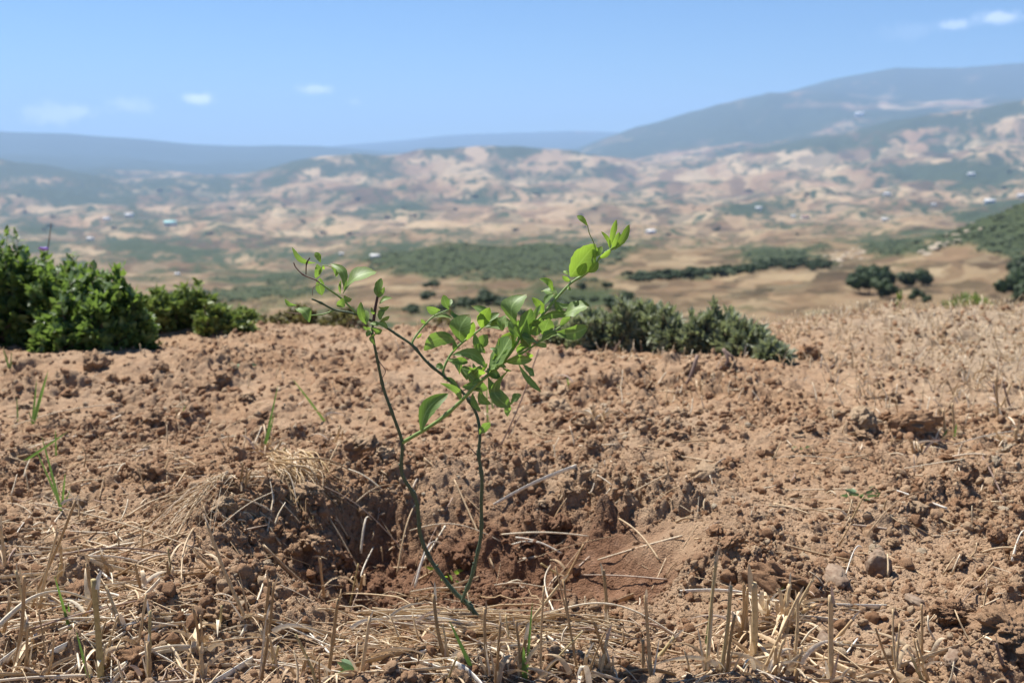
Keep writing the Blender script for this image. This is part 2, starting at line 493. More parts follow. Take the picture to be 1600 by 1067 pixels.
# ------------------------------------------------------------------ near ground sheet
def axis(segs):
    out = [segs[0][0]]
    for a, b, s0, s1 in segs:
        v = a
        while v < b - 1e-9:
            f = (v - a) / (b - a); v = v + s0 + (s1 - s0) * f; out.append(min(v, b))
    return np.unique(np.array(out))
xp = axis([(0, .80, .0022, .0022), (.80, 1.6, .0028, .008), (1.6, 4, .008, .06), (4, 12, .06, .3)])
xs = np.concatenate([-xp[::-1], xp[1:]])
ys = axis([(-4, .3, .25, .05), (.3, .82, .04, .0024), (.82, 1.85, .0022, .0024), (1.85, 3.0, .0026, .008), (3.0, 5.2, .008, .02), (5.2, 14, .05, .3)])
GX, GY = np.meshgrid(xs, ys)
GZ = h_full(GX, GY)
# horizontal jitter so that clod sides undercut a little
jx = .0022 * fbm(GX * 90, GY * 90, 500, 2); jy = .0022 * fbm(GX * 90, GY * 90, 510, 2)
ny, nx = GX.shape
wm = gauss(GX, GY, -.34, 1.5, .14, .22) * (np.abs(GY - 1.5) < .5)
jx = jx + wm * (.014 * fbm(GY * 22, GZ * 40, 520, 3) + .012 * (bumps(GY / .03, GZ / .026, 530, .7) - .25))
V = np.stack([GX + jx, GY + jy, GZ], -1).reshape(-1, 3)
I = np.arange(nx * ny).reshape(ny, nx)
F = np.stack([I[:-1, :-1], I[:-1, 1:], I[1:, 1:], I[1:, :-1]], -1).reshape(-1, 4).astype(np.int32)
dryf = sstep(.6, 1.6, GX) * sstep(2.2, 3.0, GY) + .25 * sstep(.2, .6, fbm(GX * 2, GY * 2, 77, 3))
me = np_mesh("ground", V, F, M_SOIL, True, {'wet': wetness(GX, GY).reshape(-1), 'dry': np.clip(dryf, 0, 1).reshape(-1)})
tag(obj("ground", me), kind='structure')

# ------------------------------------------------------------------ clods and crumbs
PROTO2 = [lump(2, 40 + i) for i in range(10)]
PROTO1 = [lump(1, 80 + i, .3) for i in range(8)]
PROTO0 = [lump(0, 180 + i, .3) for i in range(8)]
PROTO3 = [lump(4, 120 + i, .42, 1.5) for i in range(8)]
def rotm(r):
    q = r.normal(size=4); q /= np.linalg.norm(q); w, x, y, z = q
    return np.array([[1 - 2 * (y * y + z * z), 2 * (x * y - z * w), 2 * (x * z + y * w)], [2 * (x * y + z * w), 1 - 2 * (x * x + z * z), 2 * (y * z - x * w)],
                     [2 * (x * z - y * w), 2 * (y * z + x * w), 1 - 2 * (x * x + y * y)]])
def scatter(n, y0, y1, smin, smax, power, seed, keep):
    r = np.random.default_rng(seed)
    m = n * 4
    Y = (1 / (1 / y0 + (1 / y1 - 1 / y0) * r.random(m))) if False else y0 + (y1 - y0) * r.random(m)
    X = (r.random(m) * 2 - 1) * (Y * .62 + .12)
    k = r.random(m) < keep(X, Y)
    X, Y = X[k][:n], Y[k][:n]
    s = smin * (smax / smin) ** (r.random(len(X)) ** power)
    return X, Y, s
def keepf(X, Y):
    return np.clip(np.clip(rough(X, Y) - .15, .40, 1) ** 1.4 * (1 - .85 * np.clip(1.6 * gauss(X, Y, .20, 1.53, .14, .085), 0, 1)) + .6 * gauss(X, Y, -.36, 1.52, .10, .18), 0, 1)
r = np.random.default_rng(11)
VV = []; FF = []; off = 0
for (n, y0, y1, a, b, pw, protos, seed) in [(34000, .8, 1.95, .0012, .0026, 1.0, PROTO0, 1), (24000, .8, 2.2, .0022, .0055, 1.5, PROTO1, 5), (3600, .8, 2.3, .0055, .0115, 1.9, PROTO2, 2),
                                            (9000, 2.0, 4.2, .004, .012, 2.2, PROTO1, 3)]:
    X, Y, s = scatter(n, y0, y1, a, b, pw, seed, keepf)
    Z = h_full(X, Y)
    which = r.integers(len(protos), size=len(X))
    q = r.normal(size=(len(X), 4)); q /= np.linalg.norm(q, axis=1)[:, None]
    w_, x_, y_, z_ = q.T
    R = np.stack([np.stack([1 - 2 * (y_ * y_ + z_ * z_), 2 * (x_ * y_ - z_ * w_), 2 * (x_ * z_ + y_ * w_)], 1),
                  np.stack([2 * (x_ * y_ + z_ * w_), 1 - 2 * (x_ * x_ + z_ * z_), 2 * (y_ * z_ - x_ * w_)], 1),
                  np.stack([2 * (x_ * z_ - y_ * w_), 2 * (y_ * z_ + x_ * w_), 1 - 2 * (x_ * x_ + y_ * y_)], 1)], 1)
    sc3 = s[:, None] * np.stack([np.ones(len(X)), r.uniform(.7, 1.2, len(X)), r.uniform(.55, .95, len(X))], 1)
    for k, (PV, PF) in enumerate(protos):
        m = which == k; nn_ = int(m.sum())
        A = np.einsum('nij,nvj->nvi', R[m], PV[None] * sc3[m][:, None, :]) + np.stack([X[m], Y[m], Z[m] + s[m] * .25], 1)[:, None, :]
        VV.append(A.reshape(-1, 3)); FF.append((PF[None] + (np.arange(nn_) * len(PV))[:, None, None] + off).reshape(-1, 3)); off += nn_ * len(PV)
VV = np.concatenate(VV); FF = np.concatenate(FF)
me = np_mesh("soil_crumbs", VV, FF, M_CLOD, True, {'wet': wetness(VV[:, 0], VV[:, 1])})
tag(obj("soil_crumbs", me), kind='stuff', label='loose crumbs of red-brown soil all over the dug ground', cat='soil')

# the largest clods, each a thing
clod_me = []
for i, (PV, PF) in enumerate(PROTO3):
    clod_me.append(np_mesh("soil_clod", PV, PF, M_CLOD, True, {'wet': np.zeros(len(PV))}))
clod_wet = [np_mesh("wet_clod", PV, PF, M_CLOD, True, {'wet': np.ones(len(PV))}) for PV, PF in PROTO3]
def place_clod(x, y, s, mesh, label, group, sq=(1, 1, .7), sink=.25, name='soil_clod', cat='clod'):
    o = bpy.data.objects.new(name, mesh)
    z = float(h_full(np.array([x]), np.array([y]))[0])
    o.location = (x, y, z + s * sq[2] * (1 - 2 * sink) * .6)
    o.scale = (s * sq[0], s * sq[1], s * sq[2])
    o.rotation_euler = (random.uniform(-.4, .4), random.uniform(-.4, .4), random.uniform(0, 6.28))
    COL.objects.link(o)
    return tag(o, label, cat, group)
NAMED_CLODS = [  # px, py, radius px, mesh, label, squash
    (148, 566, 24, 0, 'dark reddish clod casting a black shadow, upper left below the big bush', (1, .9, .8)),
    (1345, 662, 26, 1, 'tallest rusty clod heap on the far right slope, beside dry grass', (1, .8, .8)),
    (1420, 672, 40, 2, 'broad flat rust-orange clod on the right slope', (1.1, .6, .5)),
    (1490, 880, 20, 3, 'rounded pale clod in a hollow near the right edge', (1, 1, .85)),
    (1385, 655, 15, 4, 'small dark clod between the rusty clods on the right slope', (1, .8, .8)),
    (1215, 905, 42, 5, 'wide clod with a black hollow under its front, behind the stubble clump', (1.25, .8, .55)),
    (845, 790, 9, 6, 'smooth light brown pebble-like clod on the back slope of the pit', (1.1, .9, .75)),
    (872, 818, 20, 7, 'flat pale clod at the back right edge of the wet pit', (1.2, .9, .6)),
    (722, 858, 24, 1, 'smooth reddish clod in the wet pit between the two stems', (1.2, .8, .6)),
    (1265, 555, 17, 2, 'rounded clod with a dark hollow right of the right bush', (1.2, .8, .7)),
    (1140, 575, 17, 4, 'upturned clod full of roots under the right bush', (1.2, .8, .8)),
    (1080, 580, 16, 5, 'crumbling earth clod beneath the grey-green bush', (1.3, .8, .7)),
    (500, 690, 16, 6, 'dark clod in a small hole left of the left stem', (1.2, .8, .7)),
    (960, 880, 0, 0, '', (1, 1, 1)),
]
for px, py, rp, mi, lab, sq in NAMED_CLODS:
    if not rp: continue
    g = ground_pt(px, py + rp * .45)
    s = rp / FPX * g[1] * .95
    wetm = wetness(np.array([g[0]]), np.array([g[1]]))[0] > .5
    place_clod(g[0], g[1], s, (clod_wet if wetm else clod_me)[mi], lab, None, sq, .2)
cl = 'loose red-brown soil clod lying on the dry dug ground'
clw = 'dark moist soil clod lying in the dug planting pit'
r = np.random.default_rng(23)
Xc, Yc, sc = scatter(275, .95, 2.6, .0095, .021, 2.0, 29, keepf)
for i in range(len(Xc)):
    wv = wetness(Xc[i:i + 1], Yc[i:i + 1])[0] > .5
    place_clod(float(Xc[i]), float(Yc[i]), float(sc[i]) * (1 + .25 * (Yc[i] > 1.8)), (clod_wet if wv else clod_me)[int(r.integers(8))],
               clw if wv else cl, 'moist clods in the pit' if wv else 'loose clods on the dry soil', (1, .7 + .5 * r.random(), .55 + .35 * r.random()))
for px, py, rp, lab, sq in [(1568, 1010, 50, 'largest brown clod with a deep black shadow, bottom right corner', (1.2, .95, .75)), (1486, 978, 27, 'broad brown clod left of the largest corner clod', (1.3, .95, .7))]:
    PV, PF = lump(5, 900 + px, .38, 1.5)
    hh = 0
    for q_, (a_, b_) in enumerate(((0, 1), (1, 2), (0, 2))): hh = hh + bumps(PV[:, a_] * 11 + 3 * q_, PV[:, b_] * 11 + PV[:, 3 - a_ - b_] * 2, 950 + q_, .85)
    PV = PV * (1 + .07 * (hh - hh.mean()))[:, None]
    g = ground_pt(px, py + rp * .4)
    place_clod(g[0], g[1], rp / FPX * g[1] * .95, np_mesh('soil_clod', PV, PF, M_CLOD, True, {'wet': np.zeros(len(PV))}), lab, None, sq, .15)
# grey stones with their own look
for px, py, rp, lab, sq in [(1372, 884, 26, 'grey angular stone standing on edge behind the last stubble stalk', (.8, .8, 1.1)),
                            (1305, 900, 24, 'flat grey layered stone half buried right of the stubble clump', (1.3, .8, .5)),
                            (1487, 1045, 20, 'sharp grey stone poking from soil near the bottom right corner', (1.4, .6, .6)),
                            (1290, 1010, 16, 'low grey stone under the single brown stalk', (1.5, .7, .4)),
                            (1430, 945, 16, 'small charcoal-grey stone right of the angular stone', (1.2, .8, .6))]:
    g = ground_pt(px, py + rp * .5); s = rp / FPX * g[1]
    PV, PF = lump(3, 300 + px, .16, 1.3)
    me = np_mesh("stone", PV, PF, M_STONE)
    place_clod(g[0], g[1], s, me, lab, None, sq, .2, 'stone', 'stone')

# ------------------------------------------------------------------ straw
def blade_strip(p0, d, L, w, droop, nseg=7, side=None):
    """a flat tapering blade with a fold"""
    d = np.array(d, float); d /= np.linalg.norm(d)
    if side is None: side = np.cross(d, [0.1, 1, .1])
    side = side / np.linalg.norm(side); nn = np.cross(d, side)
    t = np.linspace(0, 1, nseg + 1)
    c = np.array(p0)[None] + d[None] * (L * t)[:, None] + np.array([d[0] * .8, d[1] * .8, -1.0])[None] * (droop * L * t ** 2.4)[:, None]
    ww = w * (1 - t ** 2.2) ** .7 + w * .04
    V = np.stack([c - side * ww[:, None], c + nn * (ww * .35)[:, None], c + side * ww[:, None]], 1).reshape(-1, 3)
    F = []; U = []
    for i in range(nseg + 1): U += [(t[i], 0), (t[i], .5), (t[i], 1)]
    for i in range(nseg):
        for j in (0, 1): F.append((3 * i + j, 3 * i + j + 1, 3 * i + 4 + j, 3 * i + 3 + j))
    return V, F, U
def straw_path(p0, p1, lift=.002, n=7, arch=0., bend=0.):
    t = np.linspace(0, 1, n)
    p0 = np.array(p0, float); p1 = np.array(p1, float)
    pts = p0[None] * (1 - t)[:, None] + p1[None] * t[:, None]
    side = np.array([-(p1 - p0)[1], (p1 - p0)[0], 0])
    pts += side[None] * (bend * np.sin(math.pi * t))[:, None]
    g = h_full(pts[:, 0], pts[:, 1])
    line = g[0] * (1 - t) + g[-1] * t + arch * np.sin(math.pi * t)
    up = np.clip(np.sort(g - line)[-2], 0, .02)
    pts[:, 2] = line + up * .6 + lift
    return pts
SL = 'loose piece of dry straw lying on the dug soil'
def straw_obj(pts, r0, r1, mat, label, group=None, flat=.5, name='straw'):
    o0 = pts[0]
    V, F = tube(pts - o0, np.linspace(r0, r1, len(pts)), 6, 14, flat)
    return tag(obj(name, np_mesh(name, V, F, mat), None, o0), label, 'straw', group)
# pieces one can point to: px,py -> px,py , radius m, arch, bend, material, label
for a, b, rd, arch, bend, mt, lab in [
    ((60, 796), (336, 878), .0021, .008, .0, 'p', 'long pale straw stretching across the bare soil on the left'),
    ((640, 838), (782, 864), .0016, .022, .0, 'p', 'thin pale straw arching over the wet pit between the stems'),
    ((806, 852), (878, 886), .0024, .006, 0, 'p', 'flat pale straw pointing down to the right in the pit'),
    ((800, 862), (842, 870), .0022, .004, 0, 'p', 'short pale straw beside the flat straw in the pit'),
    ((860, 975), (1062, 1012), .0020, .03, 0, 's', 'pinkish grey straw bridging the foreground right of the mat'),
    ((1356, 846), (1456, 794), .0017, .02, .02, 's', 'long golden straw slanting up right in the right field of crumbs'),
    ((1252, 806), (1440, 832), .0012, .006, 0, 's', 'thin straw lying level below the golden slanting straw'),
    ((1400, 838), (1460, 850), .0013, .004, 0, 's', 'short straw right under the golden slanting straw'),
    ((1320, 912), (1346, 866), .0019, .018, 0, 'p', 'short white straw leaning on a clod right of the pit'),
    ((1280, 746), (1390, 722), .0015, .006, .03, 's', 'bent straw on the right slope above the seedling'),
    ((1240, 1000), (1354, 1066), .0014, .008, 0, 's', 'thin yellow straw running down from the stubble clump'),
    ((1580, 890), (1600, 858), .0026, .02, 0, 'p', 'thick white straw at the right edge'),
    ((1582, 690), (1490, 705), .0022, .004, 0, 'p', 'pale straw lying on the far right slope'),
    ((160, 537), (190, 552), .004, .004, 0, 'p', 'pale straw lying below the left bush'),
    ((112, 542), (160, 540), .003, .006, .1, 'p', 'curved pale straw left of its neighbour below the left bush'),
    ((564, 876), (580, 822), .0023, .03, 0, 'p', 'white upright straw leaning in the left half of the pit'),
    ((620, 905), (648, 812), .0017, .02, 0, 's', 'golden straw leaning behind the left stem'),
    ((556, 812), (632, 766), .0017, .012, .06, 's', 'bent straw on the left wall of the pit'),
    ((648, 932), (690, 866), .0021, .035, 0, 'p', 'pale straw crossing in front of the left stem base'),
    ((882, 1000), (860, 898), .0028, .012, .05, 'p', 'broad white straw standing at the near pit edge'),
    ((1532, 748), (1568, 792), .0028, .003, 0, 't', 'dark brown stick on the right slope'),
    ((0, 1034), (150, 962), .0034, .03, .0, 'p', 'thick pale straw running up from the left edge'),
    ((0, 1000), (280, 1000), .0019, .012, .01, 'p', 'level pale straw across the bottom left litter'),
    ((180, 1062), (300, 1026), .0036, .01, .03, 's', 'thick golden straw at the bottom left'),
    ((300, 1026), (470, 1012), .0022, .008, .0, 's', 'golden straw running right along the bottom left litter'),
    ((80, 883), (270, 878), .0022, .012, .0, 't', 'purplish brown stalk lying level on the left'),
    ((20, 672), (190, 640), .0016, .01, .02, 's', 'faded straw on the left slope'),
    ((500, 770), (640, 880), .0013, .02, .0, 's', 'fine straw hanging down the left wall of the pit'),
]:
    g0 = ground_pt(*a); g1 = ground_pt(*b)
    m = {'p': M_STRAWP, 's': M_STRAW, 't': M_TWIG}[mt]
    pts = straw_path(g0, g1, rd + .006, 9, arch, bend)
    straw_obj(pts, rd, rd * .75, m, lab, None, .45, 'straw' if mt != 't' else 'twig')
# loose litter: denser bottom left and along the bottom
def litter_dens(px, py):
    d = .08 + 0 * px
    d = d + 1.0 * gauss(px, py, 90, 960, 200, 95) + .9 * gauss(px, py, 760, 1030, 210, 45) + .35 * gauss(px, py, 250, 820, 170, 50)
    d = d + .35 * gauss(px, py, 1180, 1050, 120, 40) + .3 * gauss(px, py, 1520, 700, 120, 40) + .2 * gauss(px, py, 100, 690, 160, 60)
    return np.where((py > 760) & (py < 930) & (px > 560) & (px < 1120), .07, d)
pieces = []
r = np.random.default_rng(77)
while len(pieces) < 1500:
    px = r.uniform(-60, 1660); py = r.uniform(640, 1110)
    if r.random() > litter_dens(px, py): continue
    g = ground_pt(px, py)
    L = .020 + .14 * r.random() ** 2.2
    an = r.normal(0, .75) + (math.pi if r.random() < .5 else 0)
    p1 = g + np.array([math.cos(an), math.sin(an), 0]) * L
    rd = .0008 + .0023 * r.random() ** 1.8
    pieces.append((L * rd / g[1] ** 2, g, p1, rd, r.uniform(0, .008) * (r.random() < .5), r.normal(0, .022), r.random()))
pieces.sort(key=lambda v: -v[0])
LG = 'loose straw pieces littering the soil'
mb = MB()
for i, (_, g, p1, rd, arch, bend, q) in enumerate(pieces):
    pts = straw_path(g, p1, rd * .8, 6, arch, bend)
    if i < 265:
        wide = q * 7 % 1 < .38
        straw_obj(pts, rd * (1.9 if wide else 1), rd * (1.1 if wide else .7), M_STRAWP if q > .66 else M_STRAW, SL, LG, .16 if wide else .55)
    else:
        V, F = tube(pts, np.linspace(rd, rd * .7, len(pts)), 4, 6, .4); mb.add(V, F)
# chaff on the far right slope and thin chaff everywhere
for k in range(6400):
    y = r.uniform(2.2, 4.3) if k < 5700 else r.uniform(.9, 2.2); x = (r.uniform(.25, 3.0) if k < 5200 else r.uniform(-.6, .6) * y)
    if k >= 5200 and r.random() < .5: continue
    if k < 5200 and vnoise(np.array([x * 2.1]), np.array([y * 2.1]), 66)[0] + .55 * (x - .5) < r.normal(.1, .25): continue
    L = r.uniform(.012, .05); an = r.normal(0, .9); up = r.random() < .45
    z = float(h_smooth(x, y)) + .008
    p0 = np.array([x, y, z]); d = np.array([math.cos(an), math.sin(an), .1]) if not up else np.array([r.normal(0, .35), r.normal(0, .3), 1])
    V, F = tube([p0, p0 + d * L * .55 + r.normal(0, .002, 3), p0 + d * L], [.0019, .0017, .0009], 3, 2, .5); mb.add(V, F)
tag(obj("straw_litter", mb.mesh("straw_litter", M_STRAW)), 'fine dry straw and chaff strewn over the soil', 'straw', None, 'stuff')

mb = MB(); r2 = np.random.default_rng(515)
for k in range(520):
    x = r2.uniform(.45, 3.0); y = r2.uniform(2.35, 4.15)
    if x < .8 and r2.random() < .5: continue
    z = float(h_smooth(x, y))
    for j in range(int(r2.integers(3, 9))):
        p0 = np.array([x + r2.normal(0, .012), y + r2.normal(0, .012), z]); d = np.array([r2.normal(0, .5), r2.normal(0, .3), 1.0])
        V, F, U = blade_strip(p0, d, r2.uniform(.02, .07), r2.uniform(.001, .0022), r2.uniform(0, .8), 4); mb.add(V, F, U)
tag(obj("dry_grass", mb.mesh("dry_grass", M_STRAW)), 'pale dry grass covering the right slope towards the crest', 'grass', None, 'stuff')
# fibrous straw mat along the near rim of the pit
mb = MB()
for k in range(105):
    big = k < 26
    x0 = r.uniform(515, 860); x1 = x0 + (r.uniform(90, 300) if big else r.uniform(30, 150)) * (1 if r.random() < .8 else -1)
    y0 = 976 + r.normal(0, 12 if big else 26) + (x0 - 520) * .05; y1 = y0 + (r.normal(6, 12) if big else r.normal(14, 28))
    g0 = ground_pt(x0, min(max(y0, 940), 1066)); g1 = ground_pt(min(max(x1, 470), 1000), min(max(y1, 940), 1066))
    rd = r.uniform(.0014, .0030) if big else r.uniform(.0006, .0016)
    pts = straw_path(g0, g1, .002 + .006 * r.random(), 9, r.uniform(0, .010), r.normal(0, .10))
    pts[1:-1] += r.normal(0, .0018, (7, 3))
    V, F = tube(pts, np.linspace(rd, rd * .6, len(pts)), 6, 14, .28); mb.add(V, F)
for k in range(16):
    a_ = (r.uniform(540, 700), r.uniform(962, 990)); b_ = (r.uniform(800, 930), r.uniform(972, 1002))
    pts = straw_path(ground_pt(*a_), ground_pt(*b_), r.uniform(.003, .010), 9, r.uniform(.002, .009), r.normal(0, .05))
    rd = r.uniform(.0014, .0032); V, F = tube(pts, np.linspace(rd, rd * .6, len(pts)), 6, 16, .25); mb.add(V, F)
for k in range(40):
    g = ground_pt(r.uniform(530, 940), r.uniform(970, 1050)); an = r.normal(0, 1.0)
    V, F, U = blade_strip(g + [0, 0, r.uniform(.004, .02)], (math.cos(an), math.sin(an), r.uniform(.1, .7)), r.uniform(.03, .08), r.uniform(.0012, .0030), r.uniform(.2, .7), 8); mb.add(V, F)
g0 = ground_pt(690, 985)
tag(obj("straw_mat", mb.mesh("straw_mat", M_STRAW, g0), None, g0), 'fibrous tangled straw bundle lying along the near rim of the pit', 'straw')

# ------------------------------------------------------------------ tufts
def stalk_px(base, top, Y0, lean=0.0):
    """end points of a stalk given by photo pixels; base on the ground"""
    g = ground_pt(*base) if Y0 is None else P(base[0], base[1], Y0)
    p1 = P(top[0], top[1], g[1] + lean)
    return g, p1
def stubble(name, label, stalks, mat=M_STUB, leaves=6, cat='stubble', group=None, lw=.0016):
    base = np.mean([ground_pt(*s[0]) for s in stalks], axis=0)
    root = empty(name, base, label, cat, group)
    for s in stalks:
        (b, t, wpx) = s[:3]; mm = s[3] if len(s) > 3 else mat
        g, p1 = stalk_px(b, t, None, random.uniform(-.015, .015))
        rd = wpx * .5 / FPX * g[1]
        mid = (g + p1) / 2 + np.array([random.uniform(-1, 1), random.uniform(-1, 1), 0]) * np.linalg.norm(p1 - g) * .03
        g0 = g - (p1 - g) * .04
        if mm is M_BLADE:
            d = p1 - g; L = np.linalg.norm(d)
            V, F, U = blade_strip(g0 - base, d, L, rd, random.uniform(-.02, .05))
            obj('blade', np_mesh('blade', V, F, mm, True, None, U), root)
        else:
            V, F = tube(np.array([g0, mid, p1]) - base, [rd * 1.2, rd * .95, rd * .9], 8, 10, .8, [np.linalg.norm(p1 - g0) * random.uniform(.35, .6)])
            sk = obj('stalk', np_mesh('stalk', V, F, mm), root)
            if wpx >= 5:                                   # torn sheath round the stalk and split top
                ax_ = (p1 - g0) / np.linalg.norm(p1 - g0)
                for q_ in range(3):
                    e_ = np.array([random.uniform(-1, 1), random.uniform(-1, 0), 0]) * rd * .8
                    st_ = (g0 if q_ else p1 - ax_ * rd * 3) + e_
                    V, F, U = blade_strip(st_ - base, ax_ + np.array([random.uniform(-.25, .25), random.uniform(-.2, .2), 0]), np.linalg.norm(p1 - g0) * random.uniform(.3, .7) if q_ else rd * random.uniform(6, 11), rd * random.uniform(.5, .9), random.uniform(0, .15), 6)
                    obj('sheath', np_mesh('sheath', V, F, M_STRAW, True, None, U), root)
    mb = MB(); n = 0
    for k in range(leaves):
        s = stalks[random.randrange(len(stalks))]; g = ground_pt(*s[0])
        p0 = g + np.array([random.uniform(-.012, .012), random.uniform(-.01, .01), random.uniform(0, .02)])
        d = (random.uniform(-1, 1), random.uniform(-.8, .8), random.uniform(.4, 1.3))
        V, F, U = blade_strip(p0 - base, d, random.uniform(.03, .085), lw * random.uniform(.6, 1.5), random.uniform(.4, 1.0), 8)
        if leaves <= 12: obj('dry_leaf', np_mesh('dry_leaf', V, F, M_STRAW, True, None, U), root)
        else: mb.add(V, F, U); n += 1
    if n: obj('dry_leaf', mb.mesh('dry_leaf', M_STRAW), root)
    return root
B = M_BLADE
stubble('stubble_tuft', 'big clump of cut golden stubble with curled leaves in the right foreground', [
    ((1124, 1062), (1142, 915), 7), ((1158, 1000), (1162, 912), 6), ((1176, 1032), (1178, 910), 11), ((1166, 1000), (1168, 918), 5),
    ((1136, 1066), (1148, 960), 6), ((1222, 985), (1232, 915), 6), ((1228, 990), (1234, 912), 7), ((1238, 1050), (1246, 930), 5),
    ((1234, 985), (1270, 905), 5), ((1198, 975), (1200, 935), 5), ((1248, 960), (1275, 945), 6), ((1185, 1066), (1250, 925), 5),
    ((1214, 1066), (1212, 1010), 6), ((1242, 1066), (1252, 1015), 7), ((1182, 960), (1226, 912), 4, B), ((1210, 1066), (1224, 1000), 5)], leaves=100, lw=.0024)
stubble('stubble_stalk', 'single tall brown cut stalk right of the stubble clump', [((1298, 1066), (1298, 930), 9), ((1302, 1005), (1332, 968), 6)], leaves=3)
stubble('stubble_stalk', 'tall thin stalk with a green joint left of the stubble clump', [((1104, 1064), (1120, 868), 6), ((1104, 1010), (1110, 950), 6, B)], leaves=2)
stubble('stubble_stalk', 'brown stalk standing before the wet pit at its right', [((1018, 1066), (1008, 930), 6), ((1008, 1062), (1005, 1000), 6)], leaves=2)
stubble('stubble_stalk', 'thin tan stalk standing before the middle of the wet pit', [((935, 1064), (950, 990), 6), ((948, 985), (943, 890), 6)], leaves=2)
stubble('stubble_tuft', 'forked dry stalks rising at the near right rim of the pit', [((905, 1064), (880, 905), 4), ((880, 915), (912, 850), 4), ((800, 1010), (880, 905), 5), ((905, 1050), (868, 885), 3), ((880, 905), (845, 880), 4)], leaves=4)
stubble('stubble_tuft', 'upright dry and green stalks in the bottom middle', [((812, 1066), (806, 970), 5), ((845, 1066), (850, 915), 4), ((822, 1064), (832, 930), 5, B), ((820, 1066), (818, 1005), 9, B),
    ((766, 1066), (757, 950), 6), ((745, 1062), (700, 965), 8, B), ((798, 1020), (790, 960), 3)], leaves=8)
stubble('stubble_tuft', 'dry stalks at the left end of the straw mat', [((512, 1066), (528, 935), 6), ((560, 935), (566, 900), 4), ((508, 940), (500, 872), 5), ((470, 1066), (480, 1020), 6), ((545, 955), (560, 880), 3)], leaves=12)
stubble('stubble_tuft', 'thick brown and green cut stalk in the left foreground', [((158, 1066), (146, 905), 11), ((150, 960), (136, 880), 7), ((160, 1050), (150, 920), 7, B)], leaves=5, lw=.003)
stubble('stubble_tuft', 'dark stalk pair at the far left foreground', [((20, 1060), (38, 900), 7), ((60, 960), (90, 830), 5), ((2, 880), (14, 900), 5), ((10, 905), (0, 820), 6)], leaves=6)
stubble('stubble_stalk', 'slanting brown stubble stalk on the left slope', [((50, 940), (118, 782), 5), ((52, 895), (50, 900), 4)], leaves=3)
stubble('grass_tuft', 'two green grass leaves left of the thick cut stalk', [((140, 1066), (118, 980), 6), ((110, 990), (84, 890), 6), ((110, 980), (106, 936), 5)], B, leaves=0, cat='grass')
stubble('stubble_stalk', 'leaning light brown stalk behind the left litter', [((392, 985), (322, 815), 6), ((372, 955), (388, 992), 5)], leaves=4)
stubble('stubble_stalk', 'pair of pale upright stalks in the lower left', [((408, 1064), (428, 910), 5), ((436, 1066), (420, 990), 4), ((318, 1066), (314, 1010), 7), ((292, 1066), (296, 1020), 7)], leaves=8)
stubble('stubble_tuft', 'small dry tuft on the left bank of the pit', [((372, 778), (380, 724), 4), ((376, 778), (392, 735), 4), ((380, 780), (386, 730), 3), ((385, 782), (350, 800), 3)], leaves=12)
stubble('grass_tuft', 'tall green blades rising from a dry tuft at the left rim', [((410, 710), (436, 598), 4, B), ((411, 712), (431, 640), 3, B), ((414, 716), (420, 690), 5, M_STUB), ((408, 716), (410, 680), 4, M_STUB), ((424, 718), (440, 688), 4, M_STUB), ((430, 722), (446, 700), 4, M_STUB)], B, leaves=26, cat='grass')
stubble('grass_tuft', 'green grass with crossing blades on the left slope', [((96, 800), (64, 672), 5, B), ((94, 790), (52, 690), 4, B), ((97, 790), (102, 735), 4, B), ((0, 745), (112, 672), 5, B), ((100, 792), (110, 760), 3, B), ((88, 720), (86, 665), 3, B)], B, leaves=4, cat='grass')
stubble('grass_tuft', 'upright green grass below the large left bush', [((50, 668), (76, 574), 6), ((50, 668), (58, 590), 4), ((28, 662), (26, 618), 3), ((52, 668), (45, 640), 3)], B, leaves=3, cat='grass')
stubble('grass_tuft', 'thin green grass at the left edge near the bush', [((18, 590), (4, 540), 4), ((16, 590), (18, 545), 3)], B, leaves=2, cat='grass')
stubble('grass_tuft', 'short green and dry stubble on the open soil at left', [((278, 670), (290, 630), 3), ((274, 672), (276, 640), 3, M_STUB), ((270, 672), (262, 650), 3, M_STUB)], B, leaves=8, cat='grass')
stubble('grass_tuft', 'slanting green blade behind the left stem', [((508, 660), (456, 586), 4), ((512, 660), (506, 640), 3, M_STUB)], B, leaves=7, cat='grass')
stubble('stubble_tuft', 'small dry stubble beside the little hole', [((522, 700), (530, 668), 4), ((530, 700), (536, 672), 3), ((524, 700), (516, 678), 3), ((526, 702), (545, 690), 3, B)], leaves=8)
stubble('grass_tuft', 'green blades lying on the slope behind the right stem', [((790, 722), (818, 778), 5), ((784, 715), (770, 690), 3), ((762, 660), (760, 600), 3), ((770, 640), (766, 610), 3)], B, leaves=7, cat='grass')
stubble('stubble_tuft', 'bleached dry tuft on the soil right of the sapling', [((932, 665), (926, 640), 5), ((938, 666), (946, 644), 5), ((925, 665), (915, 650), 4), ((890, 612), (886, 588), 3, B)], leaves=20)
stubble('grass_tuft', 'upright stubs with green shoots on the far right slope', [((1492, 688), (1488, 630), 4, M_STUB), ((1478, 690), (1474, 640), 4, M_STUB), ((1490, 690), (1495, 660), 4), ((1468, 692), (1482, 668), 5)], B, leaves=6, cat='grass')
stubble('stubble_tuft', 'bleached stubble tuft at the right edge of the slope', [((1586, 700), (1588, 670), 6), ((1570, 700), (1560, 680), 5), ((1596, 702), (1598, 675), 5), ((1560, 660), (1556, 590), 4), ((1562, 640), (1580, 600), 3)], leaves=22)
stubble('stubble_tuft', 'low bleached straw tuft below the rusty clods', [((1430, 712), (1424, 690), 5), ((1436, 712), (1442, 694), 5), ((1466, 700), (1462, 690), 5)], leaves=18)
